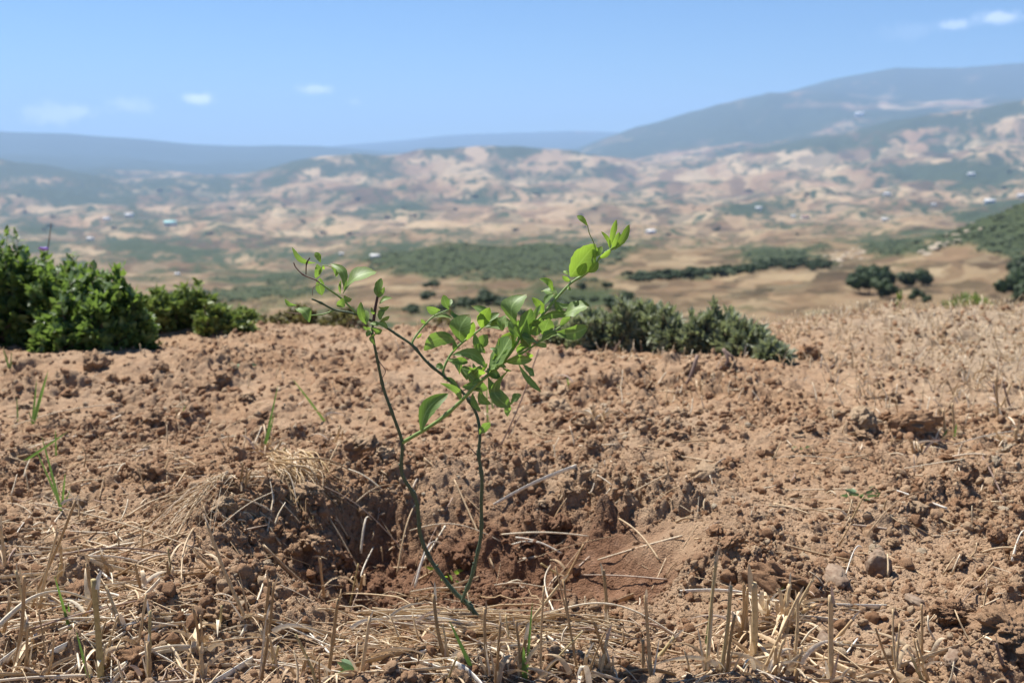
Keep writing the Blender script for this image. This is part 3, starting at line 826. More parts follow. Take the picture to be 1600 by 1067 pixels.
stubble('dry_stalk', 'thin leaning red-brown stalk behind the right stem', [((778, 705), (842, 545), 2.2), ((790, 690), (812, 650), 1.6)], leaves=0, mat=M_TWIG, cat='stalk')
stubble('dry_stalk', 'dry stalks crossing among straws on the right crumbs', [((1372, 828), (1385, 780), 3), ((1330, 815), (1350, 775), 3), ((1392, 845), (1394, 828), 3)], leaves=3, cat='stalk')
stubble('dry_stalk', 'bent brown dead stems standing on the right slope', [((1562, 648), (1552, 600), 3), ((1553, 602), (1558, 585), 3), ((1580, 640), (1568, 600), 3)], leaves=2, mat=M_TWIG, cat='stalk')
stubble('dry_stalk', 'kinked dry stem leaning on the brown slab at lower right', [((1518, 945), (1520, 918), 4), ((1521, 918), (1552, 878), 3)], leaves=3, cat='stalk')
stubble('dry_stalk', 'dark withered stem in the bottom right corner', [((1575, 1066), (1556, 1005), 5)], leaves=1, mat=M_TWIG, cat='stalk')
# upright cut stubble standing along the bottom and in the lower left litter
r = np.random.default_rng(404)
for k in range(46):
    bx = r.uniform(-20, 470) if k < 24 else r.uniform(480, 1600); by = r.uniform(900, 1075) if k < 24 else r.uniform(1035, 1085)
    if 1090 < bx < 1310: continue
    hh = r.uniform(40, 120) * (by / 1066) ** 3; lean = r.normal(0, 22)
    sts = [((bx, by), (bx + lean, by - hh), r.uniform(3, 7))]
    if r.random() < .45: sts.append(((bx + r.uniform(-8, 8), by + 3), (bx + lean * r.uniform(-1, 1.5), by - hh * r.uniform(.4, .9)), r.uniform(3, 6)))
    stubble('stubble_stalk', 'cut straw stalk standing in the foreground litter', sts, leaves=2, group='cut stalks standing in the foreground', lw=.0024)
# straw falling over the left pit wall
root = empty('straw_tuft', ground_pt(450, 722), 'matted bleached straw hanging over the left wall of the pit', 'straw')
ro = np.array(root.location); mb = MB(); mb2 = MB()
for k in range(190):
    a = ground_pt(random.uniform(416, 482), random.uniform(712, 745)); b = ground_pt(random.uniform(455, 535) if k % 4 else random.uniform(400, 600), random.uniform(765, 840))
    a[2] += random.uniform(.004, .02); b[2] += random.uniform(.0, .02)
    m_ = (a + b) / 2 + np.array([random.uniform(-.01, .015), 0, random.uniform(.0, .028)])
    rd = random.uniform(.0007, .0024)
    V, F = tube(np.array([a, m_, b]) - ro, [rd, rd, rd * .5], 5, 8, .35); (mb if k % 2 else mb2).add(V, F)
obj('straw_bundle', mb.mesh('straw_bundle', M_STUB), root); obj('straw_fringe', mb2.mesh('straw_fringe', M_STRAW), root)
root = empty('straw_tuft', ground_pt(330, 775), 'straw wisps combed over the soil left of the pit', 'straw')
ro = np.array(root.location); mb = MB()
for k in range(45):
    a = ground_pt(random.uniform(330, 372), random.uniform(772, 792)); b = ground_pt(random.uniform(215, 330), random.uniform(785, 880))
    pts = straw_path(a, b, random.uniform(.002, .014), 6, random.uniform(0, .015), random.uniform(-.12, .12))
    rd = random.uniform(.0005, .0012)
    V, F = tube(pts - ro, np.linspace(rd, rd * .5, len(pts)), 4, 8, .4); mb.add(V, F)
obj('straw_wisp', mb.mesh('straw_wisp', M_STRAW), root)
# seedlings
def seedling(px, py, n, size, label, mat=None, spread=.03):
    g = ground_pt(px, py); root = empty('seedling', g, label, 'seedling')
    for i in range(n):
        an = random.uniform(0, 6.28); d = (math.cos(an), math.sin(an), random.uniform(.25, 1.1))
        st = np.array([math.cos(an), math.sin(an), 0]) * random.uniform(0, spread) + np.array([0, 0, .004])
        V, F, U = blade_strip(st, d, size * random.uniform(.6, 1.2), size * .2, random.uniform(.1, .5), 5)
        obj('leaf', np_mesh('leaf', V, F, mat or M_SEED, True, None, U), root)
M_SEED = mat_leaf("seedling_leaf", (.08, .13, .06), (.13, .20, .10), (.2, .35, .1), .25, .6)
seedling(372, 582, 14, .022, 'small blue-green seedling on the far left soil', spread=.05)
seedling(372, 575, 6, .02, 'tiny seedling just behind the blue-green one', spread=.03)
seedling(1345, 778, 16, .018, 'small grey-green seedling under the stalks on the right', spread=.03)
seedling(1238, 700, 4, .012, 'tiny bright green sprout on the right soil')
seedling(700, 900, 10, .02, 'bright feathery green weed at the foot of the sapling', M_YOUNG, .03)
seedling(735, 925, 7, .018, 'bright green weed leaf beside the stem base', M_YOUNG, .02)
seedling(555, 1058, 3, .028, 'blue-green weed leaf at the bottom edge', spread=.008)
seedling(58, 545, 10, .022, 'small dark seedling below the large bush at left', spread=.03)

# ------------------------------------------------------------------ sapling
SB = P(745, 955, 1.275); SB[2] = h_smooth(SB[0], SB[1])
sap = empty('sapling', SB, 'young green sapling with two thin dark stems growing from the wet pit', 'sapling')
def spath(lst): return np.array([P(a, b, c) for a, b, c in lst])
def sstem(name, lst, r0, r1, mat, parent=sap, origin=SB, knots=None, sides=9):
    pts = spath(lst)
    L = np.sum(np.linalg.norm(np.diff(pts, axis=0), axis=1))
    rd = np.linspace(r0, r1, len(pts))
    kn = np.arange(.02, L, knots) + np.random.default_rng(len(lst)).uniform(-.006, .006, len(np.arange(.02, L, knots))) if knots else None
    V, F = tube(pts - origin, rd, sides, 70 if knots else 24, 1, kn)
    mb = MB(); mb.add(V, F)
    if kn is not None:                                    # little buds on the knots
        p, _ = resample(pts, rd, 60); cl_ = np.concatenate([[0], np.cumsum(np.linalg.norm(np.diff(p, axis=0), axis=1))])
        for i, s_ in enumerate(kn):
            j = min(len(p) - 1, int(np.searchsorted(cl_, s_))); sd = -1 if i % 2 else 1
            d = np.array([sd * .8, -.2, .6]); rr = np.interp(s_ / L, [0, 1], [r0, r1])
            V, F = tube(np.array([p[j], p[j] + d * rr * 1.2, p[j] + d * rr * 1.9]) - origin, [rr * .75, rr * .6, rr * .15], 6, 4); mb.add(V, F)
    return obj(name, mb.mesh(name, mat), parent), pts
stA = [(785, 1018, 1.262), (766, 990, 1.262), (750, 968, 1.265), (731, 943, 1.270), (709, 923, 1.275), (680, 885, 1.28), (666, 860, 1.28), (656, 831, 1.28), (650, 780, 1.275), (628, 739, 1.27), (628, 691, 1.265),
       (612, 643, 1.26), (599, 606, 1.26), (590, 564, 1.255), (582, 522, 1.25), (583, 505, 1.25)]
oA, pA = sstem('stem', stA, .0036, .0015, M_STEMD, knots=.031)
stB = [(722, 940, 1.268), (726, 928, 1.268), (736, 904, 1.265), (745, 869, 1.26), (752, 831, 1.26), (752, 783, 1.255), (753, 748, 1.25), (748, 710, 1.25), (750, 680, 1.25), (746, 652, 1.255), (736, 631, 1.255),
       (722, 612, 1.26), (699, 592, 1.26), (667.5, 566, 1.26), (645, 540, 1.262), (622, 524, 1.265), (597.5, 508, 1.265), (580, 501, 1.262), (559, 492, 1.26), (538, 487, 1.26), (522, 484, 1.26), (501, 473, 1.255), (487, 467, 1.25)]
oB, pB = sstem('stem', stB, .0026, .0012, M_STEMD, knots=.034)
oT, _ = sstem('stem_tip', [(583, 507, 1.249), (586, 484, 1.247), (590, 463, 1.245)], .0022, .0016, M_STEMP)
oT['label'] = 'dark purple stem tip'
br = {}
def branch(key, lst, r0, r1, mat, knots=None, label=None):
    o, p = sstem('branch', lst, r0, r1, mat, knots=knots); br[key] = lst
    if label: o['label'] = label
branch('C', [(630, 691, 1.265), (636, 687, 1.262), (667, 669, 1.255), (692, 652, 1.25), (720, 627, 1.243), (748, 598, 1.237), (776, 575, 1.235), (793, 557, 1.235), (807, 537, 1.235), (816, 522, 1.237), (842, 498, 1.24),
             (863, 474, 1.242), (883, 451, 1.245), (898, 438, 1.247), (914, 429, 1.25), (929, 414, 1.25), (939, 401, 1.25), (952, 391, 1.25), (963, 386, 1.25)], .0026, .0011, M_STEMG, .05, 'bright green leafy branch')
branch('D', [(787, 567, 1.235), (817, 551, 1.228), (840, 536, 1.222), (860, 521, 1.22), (875, 511, 1.22), (888, 501, 1.22)], .0016, .0009, M_STEMG, None)
branch('E', [(694, 589, 1.26), (693, 577, 1.262), (703, 556, 1.268), (716, 541, 1.27), (728, 531, 1.27), (746, 518, 1.272), (761, 506, 1.275), (777, 496, 1.278)], .0018, .0010, M_STEMG, None)
branch('F', [(645, 540, 1.262), (645, 533, 1.264), (655, 518, 1.27), (668, 503, 1.275), (680, 493, 1.28), (701, 484, 1.282)], .0015, .0009, M_STEMG, None)
branch('G', [(557, 490, 1.26), (533, 466, 1.255), (512, 451, 1.25), (500, 442, 1.25)], .0014, .0010, M_STEMG, None)
branch('G2', [(500, 442, 1.25), (492, 437, 1.25), (475, 430, 1.248), (463, 419, 1.247), (459, 411, 1.247)], .0010, .0007, M_TWIG, .02, 'brown bare twig end')
branch('G3', [(478, 429, 1.248), (479, 412, 1.245), (484, 403, 1.243)], .0007, .0009, M_STEMP, .012, 'dark budded twig')
branch('H', [(522, 485, 1.26), (505, 491, 1.255), (486, 493, 1.25)], .0011, .0008, M_STEMG)
branch('H2', [(486, 493, 1.25), (466, 490, 1.248), (445, 488, 1.245)], .0007, .0005, M_TWIG)
branch('J', [(500, 444, 1.25), (490, 449, 1.25), (488, 462, 1.25)], .0005, .0004, M_TWIG)
branch('K', [(678, 493, 1.28), (688, 473, 1.275)], .0005, .0003, M_TWIG)
branch('M', [(590, 562, 1.255), (600, 575, 1.25), (602, 582, 1.25), (596, 592, 1.25)], .0006, .0004, M_STEMP)
branch('Q', [(637, 687, 1.262), (643, 677, 1.26)], .0009, .0006, M_STEMP)
branch('R', [(748, 714, 1.25), (735, 700, 1.25)], .0008, .0005, M_STEMP)
branch('U', [(678, 878, 1.28), (668, 866, 1.275), (664, 850, 1.273)], .0006, .0004, M_STEMP)
branch('X', [(724, 610, 1.255), (735, 606, 1.25), (752, 608, 1.245)], .0008, .0006, M_STEMP)
branch('Y', [(498, 428, 1.25), (505, 415, 1.25), (517, 417, 1.248)], .0006, .0005, M_STEMG)
branch('Z', [(924, 410, 1.25), (929, 385, 1.25), (921, 365, 1.25), (918, 352, 1.248)], .0007, .0005, M_STEMG)

NDIR = {'p': (-.12, -.42, .90), 't': (.15, -.96, -.25), 'd': (.5, -.85, -.10), 'm': (-.1, -.80, .55)}
R2 = (440, 370, .178); R3 = (640, 430, .253); R4 = (780, 330, .2155)
# region, base, tip, apparent width, tone, forward distance, across-bend, curl, spatulate
LV = [
 (R2, 300, 230, 110, 105, 42, 't', 1.25, .18, .1), (R2, 345, 228, 298, 145, 48, 't', 1.248, -.12, .1), (R2, 312, 238, 300, 352, 55, 'd', 1.247, .1, .05), (R2, 335, 250, 338, 312, 34, 't', 1.25, 0, .1),
 (R2, 552, 480, 438, 256, 70, 't', 1.252, -.25, .2), (R2, 432, 262, 478, 346, 34, 'd', 1.25, .15, .1), (R2, 540, 500, 806, 318, 112, 'p', 1.248, .06, .12, 1), (R2, 520, 505, 520, 395, 22, 'm', 1.25, .05, .1),
 (R2, 335, 360, 352, 500, 74, 'd', 1.256, -.08, .05), (R2, 540, 535, 492, 606, 66, 'd', 1.25, .1, .1), (R2, 548, 545, 608, 545, 62, 't', 1.25, .1, .1), (R2, 362, 245, 372, 285, 20, 't', 1.25, 0, .1),
 (R2, 135, 600, 35, 550, 34, 't', 1.245, .15, .1), (R2, 120, 632, 235, 738, 82, 'p', 1.243, .15, .15),
 (R2, 855, 532, 872, 378, 62, 'p', 1.245, 0, .1), (R2, 850, 532, 818, 448, 30, 't', 1.243, 0, .1), (R2, 857, 532, 898, 448, 32, 't', 1.243, 0, .1),
 (R2, 858, 590, 970, 545, 38, 'p', 1.246, .12, .1), (R2, 850, 612, 935, 612, 36, 'd', 1.245, -.2, .1), (R2, 862, 732, 905, 648, 58, 'm', 1.243, .05, .1), (R2, 862, 742, 940, 702, 34, 'd', 1.24, .05, .1),
 (R2, 742, 770, 700, 590, 62, 't', 1.25, .08, .1), (R2, 748, 770, 735, 650, 50, 'd', 1.245, 0, .1), (R2, 775, 762, 845, 772, 34, 'p', 1.24, 0, .1), (R2, 845, 758, 925, 800, 46, 'd', 1.24, .2, .1),
 (R2, 800, 820, 872, 815, 70, 'd', 1.246, 0, .1), (R2, 785, 822, 752, 872, 46, 'm', 1.244, 0, .1), (R2, 845, 840, 828, 945, 38, 'd', 1.247, -.45, .1), (R2, 790, 800, 720, 790, 30, 't', 1.25, .1, .1), (R2, 835, 690, 790, 625, 24, 't', 1.25, .1, .1),
 (R3, 190, 215, 112, 200, 46, 't', 1.278, .1, .1), (R3, 242, 210, 212, 130, 48, 'd', 1.28, .1, .1), (R3, 242, 200, 252, 150, 34, 'm', 1.278, 0, .1), (R3, 150, 262, 255, 266, 22, 'p', 1.276, .05, .05),
 (R3, 252, 212, 338, 262, 26, 'm', 1.28, -.22, .1), (R3, 248, 228, 322, 272, 20, 'p', 1.278, -.15, .1), (R3, 98, 300, 74, 274, 20, 't', 1.275, 0, .1), (R3, 42, 392, 72, 362, 15, 't', 1.27, 0, .1),
 (R3, 212, 578, 168, 554, 38, 'm', 1.262, 0, .1), (R3, 232, 518, 304, 602, 52, 'p', 1.262, .15, .15), (R3, 272, 470, 272, 418, 28, 'd', 1.266, 0, .1), (R3, 282, 405, 104, 460, 84, 't', 1.262, -.24, .1),
 (R3, 292, 428, 172, 362, 34, 'd', 1.268, -.14, .1), (R3, 318, 415, 362, 258, 124, 'm', 1.258, .1, .15), (R3, 355, 400, 392, 300, 60, 't', 1.262, .1, .1), (R3, 440, 320, 392, 200, 56, 'p', 1.276, -.2, .25),
 (R3, 442, 325, 490, 212, 74, 't', 1.268, .12, .1), (R3, 462, 312, 546, 240, 50, 'm', 1.28, 0, .1), (R3, 462, 325, 612, 285, 66, 'p', 1.274, -.12, .15), (R3, 575, 345, 590, 255, 50, 'p', 1.262, .1, .1), (R3, 400, 362, 462, 470, 48, 'd', 1.266, -.15, .1),
 (R3, 450, 445, 478, 375, 64, 'm', 1.262, 0, .1), (R3, 435, 420, 418, 478, 50, 't', 1.26, 0, .1), (R3, 262, 492, 456, 565, 66, 'd', 1.25, .2, .1), (R3, 262, 530, 352, 538, 46, 'd', 1.248, .1, .1),
 (R3, 355, 650, 338, 565, 56, 'm', 1.25, 0, .1), (R3, 368, 655, 432, 568, 74, 't', 1.245, .05, .1), (R3, 325, 690, 470, 705, 66, 'd', 1.246, .15, .1), (R3, 440, 690, 498, 788, 50, 'd', 1.24, -.3, .1),
 (R3, 388, 728, 436, 832, 36, 'd', 1.25, -.2, .1), (R3, 318, 775, 200, 678, 40, 't', 1.238, -.25, .15), (R3, 302, 692, 214, 640, 30, 'd', 1.255, -.15, .1),
 (R3, 482, 592, 606, 392, 96, 'p', 1.228, -.16, .15), (R3, 508, 555, 562, 472, 56, 't', 1.234, 0, .1), (R3, 588, 508, 640, 362, 96, 't', 1.24, .12, .1), (R3, 490, 610, 552, 535, 42, 'p', 1.225, 0, .1), (R3, 462, 610, 432, 585, 34, 't', 1.226, 0, .1),
 (R3, 482, 628, 612, 800, 84, 'd', 1.225, -.16, .12), (R3, 612, 792, 604, 864, 40, 'p', 1.226, 0, .1), (R3, 612, 585, 618, 800, 62, 'd', 1.222, -.42, .1), (R3, 622, 800, 684, 742, 44, 'p', 1.22, 0, .1), (R3, 572, 572, 625, 590, 16, 't', 1.226, 0, .1),
 (R3, 602, 540, 744, 522, 58, 'd', 1.226, .12, .1), (R3, 672, 548, 800, 705, 36, 'm', 1.22, -.08, .1), (R3, 698, 552, 765, 615, 34, 'p', 1.222, -.1, .1),
 (R3, 660, 315, 712, 134, 116, 'p', 1.232, .22, .18), (R3, 680, 380, 622, 285, 58, 'm', 1.232, .05, .1), (R3, 690, 375, 748, 222, 88, 'd', 1.228, .08, .1), (R3, 715, 362, 808, 285, 86, 'd', 1.236, 0, .1), (R3, 750, 292, 768, 222, 46, 'p', 1.236, 0, .1),
 (R3, 822, 245, 762, 148, 46, 't', 1.242, -.15, .1), (R3, 745, 448, 695, 372, 76, 'd', 1.23, 0, .1), (R3, 668, 485, 715, 398, 62, 'd', 1.234, .1, .1), (R3, 790, 415, 700, 378, 66, 'p', 1.226, .1, .1), (R3, 830, 372, 862, 278, 86, 't', 1.226, .1, .1),
 (R3, 800, 272, 984, 246, 46, 'd', 1.236, .12, .1), (R3, 948, 250, 1092, 188, 84, 'p', 1.232, -.06, .15), (R3, 960, 250, 905, 168, 36, 't', 1.238, .1, .1), (R3, 895, 158, 1012, 180, 28, 'm', 1.242, -.2, .1), (R3, 915, 152, 822, 100, 58, 'p', 1.243, -.05, .15), (R3, 885, 98, 808, 28, 36, 't', 1.245, -.2, .1),
 (R3, 898, 352, 1086, 322, 80, 'd', 1.218, -.08, .15), (R3, 900, 360, 962, 382, 30, 'p', 1.216, 0, .1), (R3, 930, 312, 992, 262, 34, 't', 1.22, .15, .1), (R3, 720, 478, 758, 502, 26, 't', 1.228, 0, .1), (R3, 812, 412, 905, 362, 46, 'p', 1.216, .05, .1), (R3, 775, 432, 842, 442, 28, 'd', 1.218, .1, .1),
 (R3, 72, 972, 222, 750, 92, 'm', 1.25, .14, .08), (R3, 432, 982, 492, 914, 50, 'd', 1.248, .12, .1),
 (R4, 515, 475, 685, 262, 158, 't', 1.246, .06, .1), (R4, 585, 470, 625, 385, 66, 't', 1.242, .1, .1), (R4, 650, 445, 712, 378, 52, 't', 1.244, 0, .1), (R4, 690, 345, 686, 252, 44, 'd', 1.252, 0, .1), (R4, 705, 330, 742, 262, 42, 'm', 1.25, 0, .1),
 (R4, 645, 112, 570, 40, 36, 't', 1.248, -.12, .1), (R4, 802, 280, 746, 160, 26, 't', 1.25, -.12, .1), (R4, 800, 270, 846, 80, 40, 't', 1.248, .05, .1), (R4, 812, 282, 868, 165, 56, 'd', 1.25, 0, .1), (R4, 830, 282, 932, 114, 50, 'm', 1.252, -.1, .1),
 (R4, 520, 512, 463, 475, 32, 't', 1.245, 0, .1), (R4, 505, 465, 470, 435, 26, 'm', 1.246, 0, .1), (R4, 715, 345, 802, 286, 34, 't', 1.246, 0, .1), (R4, 498, 545, 515, 570, 24, 't', 1.244, 0, .1),
]
leafcount = 0
def make_leaf(L):
    reg, bx, by, tx, ty, w, tone, Y, bend, curl = L[:10]; spat = len(L) > 10
    ox, oy, sc_ = reg
    dep = random.uniform(-.012, .012)
    b = P(ox + bx * sc_, oy + by * sc_, Y); t = P(ox + tx * sc_, oy + ty * sc_, Y + dep)
    a = t - b; Ln = np.linalg.norm(a); a = a / Ln; Ln *= 1.1
    n0 = np.array(NDIR[tone]) + np.array([random.uniform(-.2, .2) for _ in range(3)])
    n = n0 - (n0 @ a) * a; n /= np.linalg.norm(n)
    v = (np.array([0, 0, CAMZ]) - b); v /= np.linalg.norm(v)
    sd = np.cross(a, n); 
    vis = np.linalg.norm(np.cross(np.cross(a, n), v))
    W = w * 1.08 * sc_ / FPX * Y * .5 / max(.55, np.linalg.norm(sd - (sd @ v) * v)) 
    scr = np.array([-(a[2]), 0, a[0]])                         # sideways on the photo plane
    ns = 12; T = np.linspace(0, 1, ns + 1)
    if spat: prof = np.sin(math.pi * np.clip((T - .0), 0, 1) ** 1.7) ** .85 + .07 * (1 - T)
    else: prof = np.sin(math.pi * T ** random.choice((1.05, 1.25, 1.4))) ** .72 + .05 * (1 - T)
    prof = np.maximum(prof, 0.0); prof[-1] = .02
    ph = random.uniform(0, 6.28); fold = random.uniform(.12, .38); wav = random.uniform(.04, .14)
    twist = random.uniform(-.45, .45)
    us = np.array([-1, -.66, -.33, 0, .33, .66, 1.])
    V = []; U = []
    for i, tt in enumerate(T):
        c = b + a * Ln * tt + scr * bend * Ln * math.sin(math.pi * tt) + n * curl * Ln * math.sin(math.pi * tt) * .9 - n * curl * Ln * .25 * tt * tt
        tw = twist * (tt - .4); s2 = sd * math.cos(tw) + n * math.sin(tw); n2 = n * math.cos(tw) - sd * math.sin(tw)
        for u in us:
            ed = 1 + .05 * math.sin(tt * 31 + u * 2 + ph)
            V.append(c + s2 * (W * prof[i] * u * ed) + n2 * (W * prof[i] * (fold * u * u + wav * abs(u) * math.sin(tt * 13 + ph + u))))
            U.append((tt, (u + 1) / 2))
    F = []; k = len(us)
    for i in range(ns):
        for j in range(k - 1): F.append((i * k + j, i * k + j + 1, (i + 1) * k + j + 1, (i + 1) * k + j))
    young = (reg is R4) or tone == 't' and random.random() < .5
    V = np.array(V)
    o = obj('leaf', np_mesh('leaf', V - b, F, M_YOUNG if young else M_LEAF, True, None, U), sap, b - SB)
    return o
if len(LV) > 100:
    LV.sort(key=lambda L: -(abs(L[5]) * L[0][2] ** 2 * math.hypot(L[3] - L[1], L[4] - L[2])))
rl = np.random.default_rng(808)
for k in range(22):                                        # small leaves filling the leafy middle of the branches
    t = rl.random(); cx = 732 + 120 * t; cy = 602 - 118 * t + rl.normal(0, 5); an = rl.uniform(-2.6, .6); LL = rl.uniform(14, 30)
    LV.append(((0, 0, 1.0), cx, cy, cx + LL * math.cos(an), cy + LL * math.sin(an), LL * rl.uniform(.28, .42), 'ptmd'[int(rl.integers(4))], 1.236 + rl.normal(0, .008), rl.normal(0, .12), .12))
for L in LV: make_leaf(L)
print("leaves", len(LV))

# ------------------------------------------------------------------ bushes
M_BUSH = mat_leaf("bush_leaf", (.06, .105, .028), (.15, .22, .07), (.26, .40, .06), .32, .45, False, .4)
M_BUSHY = mat_leaf("yellow_green_leaf", (.12, .16, .04), (.25, .30, .09), (.24, .34, .06), .28, .5, False)
M_BUSHG = mat_leaf("grey_green_leaf", (.15, .17, .10), (.31, .33, .22), (.32, .38, .14), .28, .5, False)
M_BUSHR = mat_leaf("olive_leaf", (.11, .12, .045), (.20, .15, .07), (.3, .3, .08), .25, .6, False)
M_PETAL = mat_plain("lilac_petal", (.42, .30, .62), (.58, .46, .78), 60, .6)
def bush(label, lobes, mat, nshoot, leafL, leafW, up=.5, cat='bush', per=15, seed=1, arch=.25, flower=None):
    """lobes: (px centre, base py, top py, width px, Y) domes of shoots"""
    r = np.random.default_rng(seed)
    px, bpy_, tpy, wd, Y = lobes[0]
    base = P(px, bpy_, Y); base[2] = h_smooth(base[0], base[1])
    root = empty('bush', base, label, cat)
    fo = []; FOF = []; UU = []; off = 0; st = MB()
    tot = sum(l[3] * (l[1] - l[2]) for l in lobes)
    for (px, bpy_, tpy, wd, Y) in lobes:
        c = P(px, bpy_, Y); top = P(px, tpy, Y)
        c[2] = h_smooth(c[0], c[1]) 
        H = top[2] - c[2]; Wd = wd * .5 / FPX * Y; D = Wd * .8
        ns = int(nshoot * wd * (bpy_ - tpy) / tot)
        for k in range(ns):
            u = r.random(); th = r.uniform(0, 2 * math.pi); ph = math.acos(r.uniform(.0, 1.0))
            dirv = np.array([math.sin(ph) * math.cos(th), math.sin(ph) * math.sin(th), math.cos(ph)])
            lumpy = .90 + .13 * vnoise(np.array([dirv[0] * 2.6 + px]), np.array([dirv[2] * 2.6 + dirv[1] * 2]), seed)[0] + r.normal(0, .09)
            rad = (.55 + .45 * r.random() ** .5) * lumpy
            tip = c + np.array([dirv[0] * Wd, dirv[1] * D, dirv[2] * H]) * rad
            og = c + np.array([dirv[0] * Wd * .45, dirv[1] * D * .45, .02])
            mid = (og + tip) / 2 + np.array([0, 0, arch * .12 * H]) + r.normal(0, .008, 3)
            V, F = tube(np.array([og, mid, tip]) - base, [.0022, .0015, .0008], 3, 4); st.add(V, F)
            ax = tip - mid; ax /= np.linalg.norm(ax) + 1e-9
            for j in range(per):
                t = 1 - (j / per) * .62; p = (mid * (1 - t) + tip * t) if t > 0 else mid
                rnd = r.normal(size=3); rad_ = rnd - (rnd @ ax) * ax; rad_ /= np.linalg.norm(rad_) + 1e-9
                d = ax * (.12 + up * r.random()) + rad_ * (1.15 - up * .5) + np.array([0, 0, .25]); d /= np.linalg.norm(d)
                L = leafL * r.uniform(.6, 1.15); Wl = leafW * r.uniform(.7, 1.2)
                sidev = np.cross(d, rad_ + np.array([0, 0, .6])); sidev /= np.linalg.norm(sidev) + 1e-9
                nn = np.cross(sidev, d)
                TT = np.array([0, .35, .7, 1.0]); PW = np.array([.25, 1, .8, .05])
                cc = p[None] + d[None] * (L * TT)[:, None] - nn[None] * (L * .22 * TT ** 2)[:, None]
                A = np.stack([cc - sidev * (Wl * PW)[:, None] + nn * (Wl * .3 * PW)[:, None], cc, cc + sidev * (Wl * PW)[:, None] + nn * (Wl * .3 * PW)[:, None]], 1).reshape(-1, 3)
                fo.append(A - base); FOF.append(QF + off); off += 12
    me = np_mesh('foliage', np.concatenate(fo), np.concatenate(FOF), mat, True)
    obj('foliage', me, root); obj('stems', st.mesh('stems', M_TWIG), root)
    if flower:
        p = P(*flower); mb = MB()
        for k in range(26):
            an = k * 2.4; d = (math.cos(an), math.sin(an), .35 + .03 * k)
            V, F, U = blade_strip(p - base, d, .016, .0035, .1, 4); mb.add(V, F, U)
        obj('flower', mb.mesh('flower', M_PETAL), root)['label'] = 'round lilac flower head'
        V, F = tube(np.array([p + [0, 0, -.10], p]) - base, [.001, .001], 4, 3); obj('flower_stalk', np_mesh('flower_stalk', V, F, M_STEMG), root)
    return root
QF = np.array([(3 * i + j, 3 * i + j + 1, 3 * i + 4 + j, 3 * i + 3 + j) for i in range(3) for j in (0, 1)], np.int32)
bush('big dark green leafy bush with a lilac flower at the left edge', [(-20, 540, 362, 230, 3.15), (100, 535, 388, 120, 3.1), (60, 530, 374, 110, 3.2), (30, 535, 366, 90, 3.12), (125, 540, 402, 80, 3.05), (-150, 530, 370, 200, 3.2)], M_BUSH, 1100, .033, .0085, seed=3, flower=(68, 391, 3.0))
bush('dark green leafy bush sprawling onto the soil right of the big left bush', [(150, 535, 406, 110, 3.0), (180, 545, 414, 90, 2.95), (208, 552, 446, 84, 2.92), (110, 532, 462, 130, 2.9), (165, 548, 450, 110, 2.88)], M_BUSH, 700, .032, .0082, seed=4)
bush('lower yellow-green bush behind the sprawling dark one', [(305, 530, 438, 90, 3.5), (262, 530, 448, 90, 3.45), (335, 530, 464, 70, 3.4), (365, 530, 488, 60, 3.4), (240, 530, 456, 70, 3.4)], M_BUSHY, 420, .028, .0072, seed=5)
bush('small round yellow-green bush on the crest left of the sapling', [(378, 530, 482, 70, 3.6)], M_BUSHY, 120, .022, .0055, seed=6)
bush('low olive and reddish bush on the crest behind the sapling left branches', [(470, 530, 470, 90, 3.85), (540, 528, 478, 90, 3.8), (420, 528, 490, 50, 3.7)], M_BUSHR, 220, .02, .005, seed=7)
bush('small sparse olive bush on the crest behind the sapling', [(700, 528, 482, 110, 3.9)], M_BUSHR, 60, .018, .004, seed=8, per=9)
bush('grey-green narrow-leaved bush on the crest behind the sapling tip', [(1010, 552, 470, 120, 3.2), (940, 550, 482, 110, 3.2), (885, 548, 506, 80, 3.15), (1045, 548, 482, 70, 3.1), (975, 550, 466, 50, 3.15), (905, 550, 494, 50, 3.1)], M_BUSHG, 500, .034, .0056, up=.8, seed=9, per=14)
bush('grey-green narrow-leaved bush sprawling down to the right', [(1090, 558, 488, 70, 3.05), (1118, 560, 476, 70, 3.05), (1145, 562, 492, 70, 3.0), (1172, 575, 505, 80, 2.95), (1205, 588, 535, 55, 2.85)], M_BUSHG, 430, .034, .0056, up=.8, seed=10, per=14)
bush('bright green grassy bush on the crest at the far right', [(1510, 505, 468, 70, 4.3)], M_BUSHY, 110, .05, .003, up=1.3, seed=12, per=9, cat='shrub')
bush('small green plant on the right crest before the brown field', [(1406, 490, 466, 24, 4.5)], M_BUSHY, 22, .035, .004, up=1.2, seed=13, per=8, cat='shrub')
# a few exposed roots under the right bush
root = empty('root_tangle', ground_pt(1130, 585), 'exposed bent roots hanging under the right grey-green bush', 'roots')
ro = np.array(root.location)
for a, m_, b in [((1130, 545), (1137, 565), (1118, 580)), ((1132, 548), (1145, 560), (1142, 578)), ((1055, 540), (1035, 535), (1015, 538)), ((1090, 555), (1078, 590), (1068, 606)), ((1075, 540), (1050, 532), (1020, 530))]:
    g = ground_pt(*b)
    V, F = tube(np.array([P(*a, g[1]), P(*m_, g[1] - .02), P(*b, g[1])]) - ro, [.005, .004, .003], 6, 8); obj('root', np_mesh('root', V, F, M_TWIG), root)
root = empty('dry_stalk', P(78, 372, 3.2), 'thin bare brown stalk sticking up from the big left bush', 'stalk')
V, F = tube(np.array([P(74, 395, 3.2), P(78, 365, 3.2), P(80, 348, 3.2)]) - np.array(root.location), [.0022, .0016, .001], 5, 4)
obj('stalk', np_mesh('stalk', V, F, M_TWIG), root)
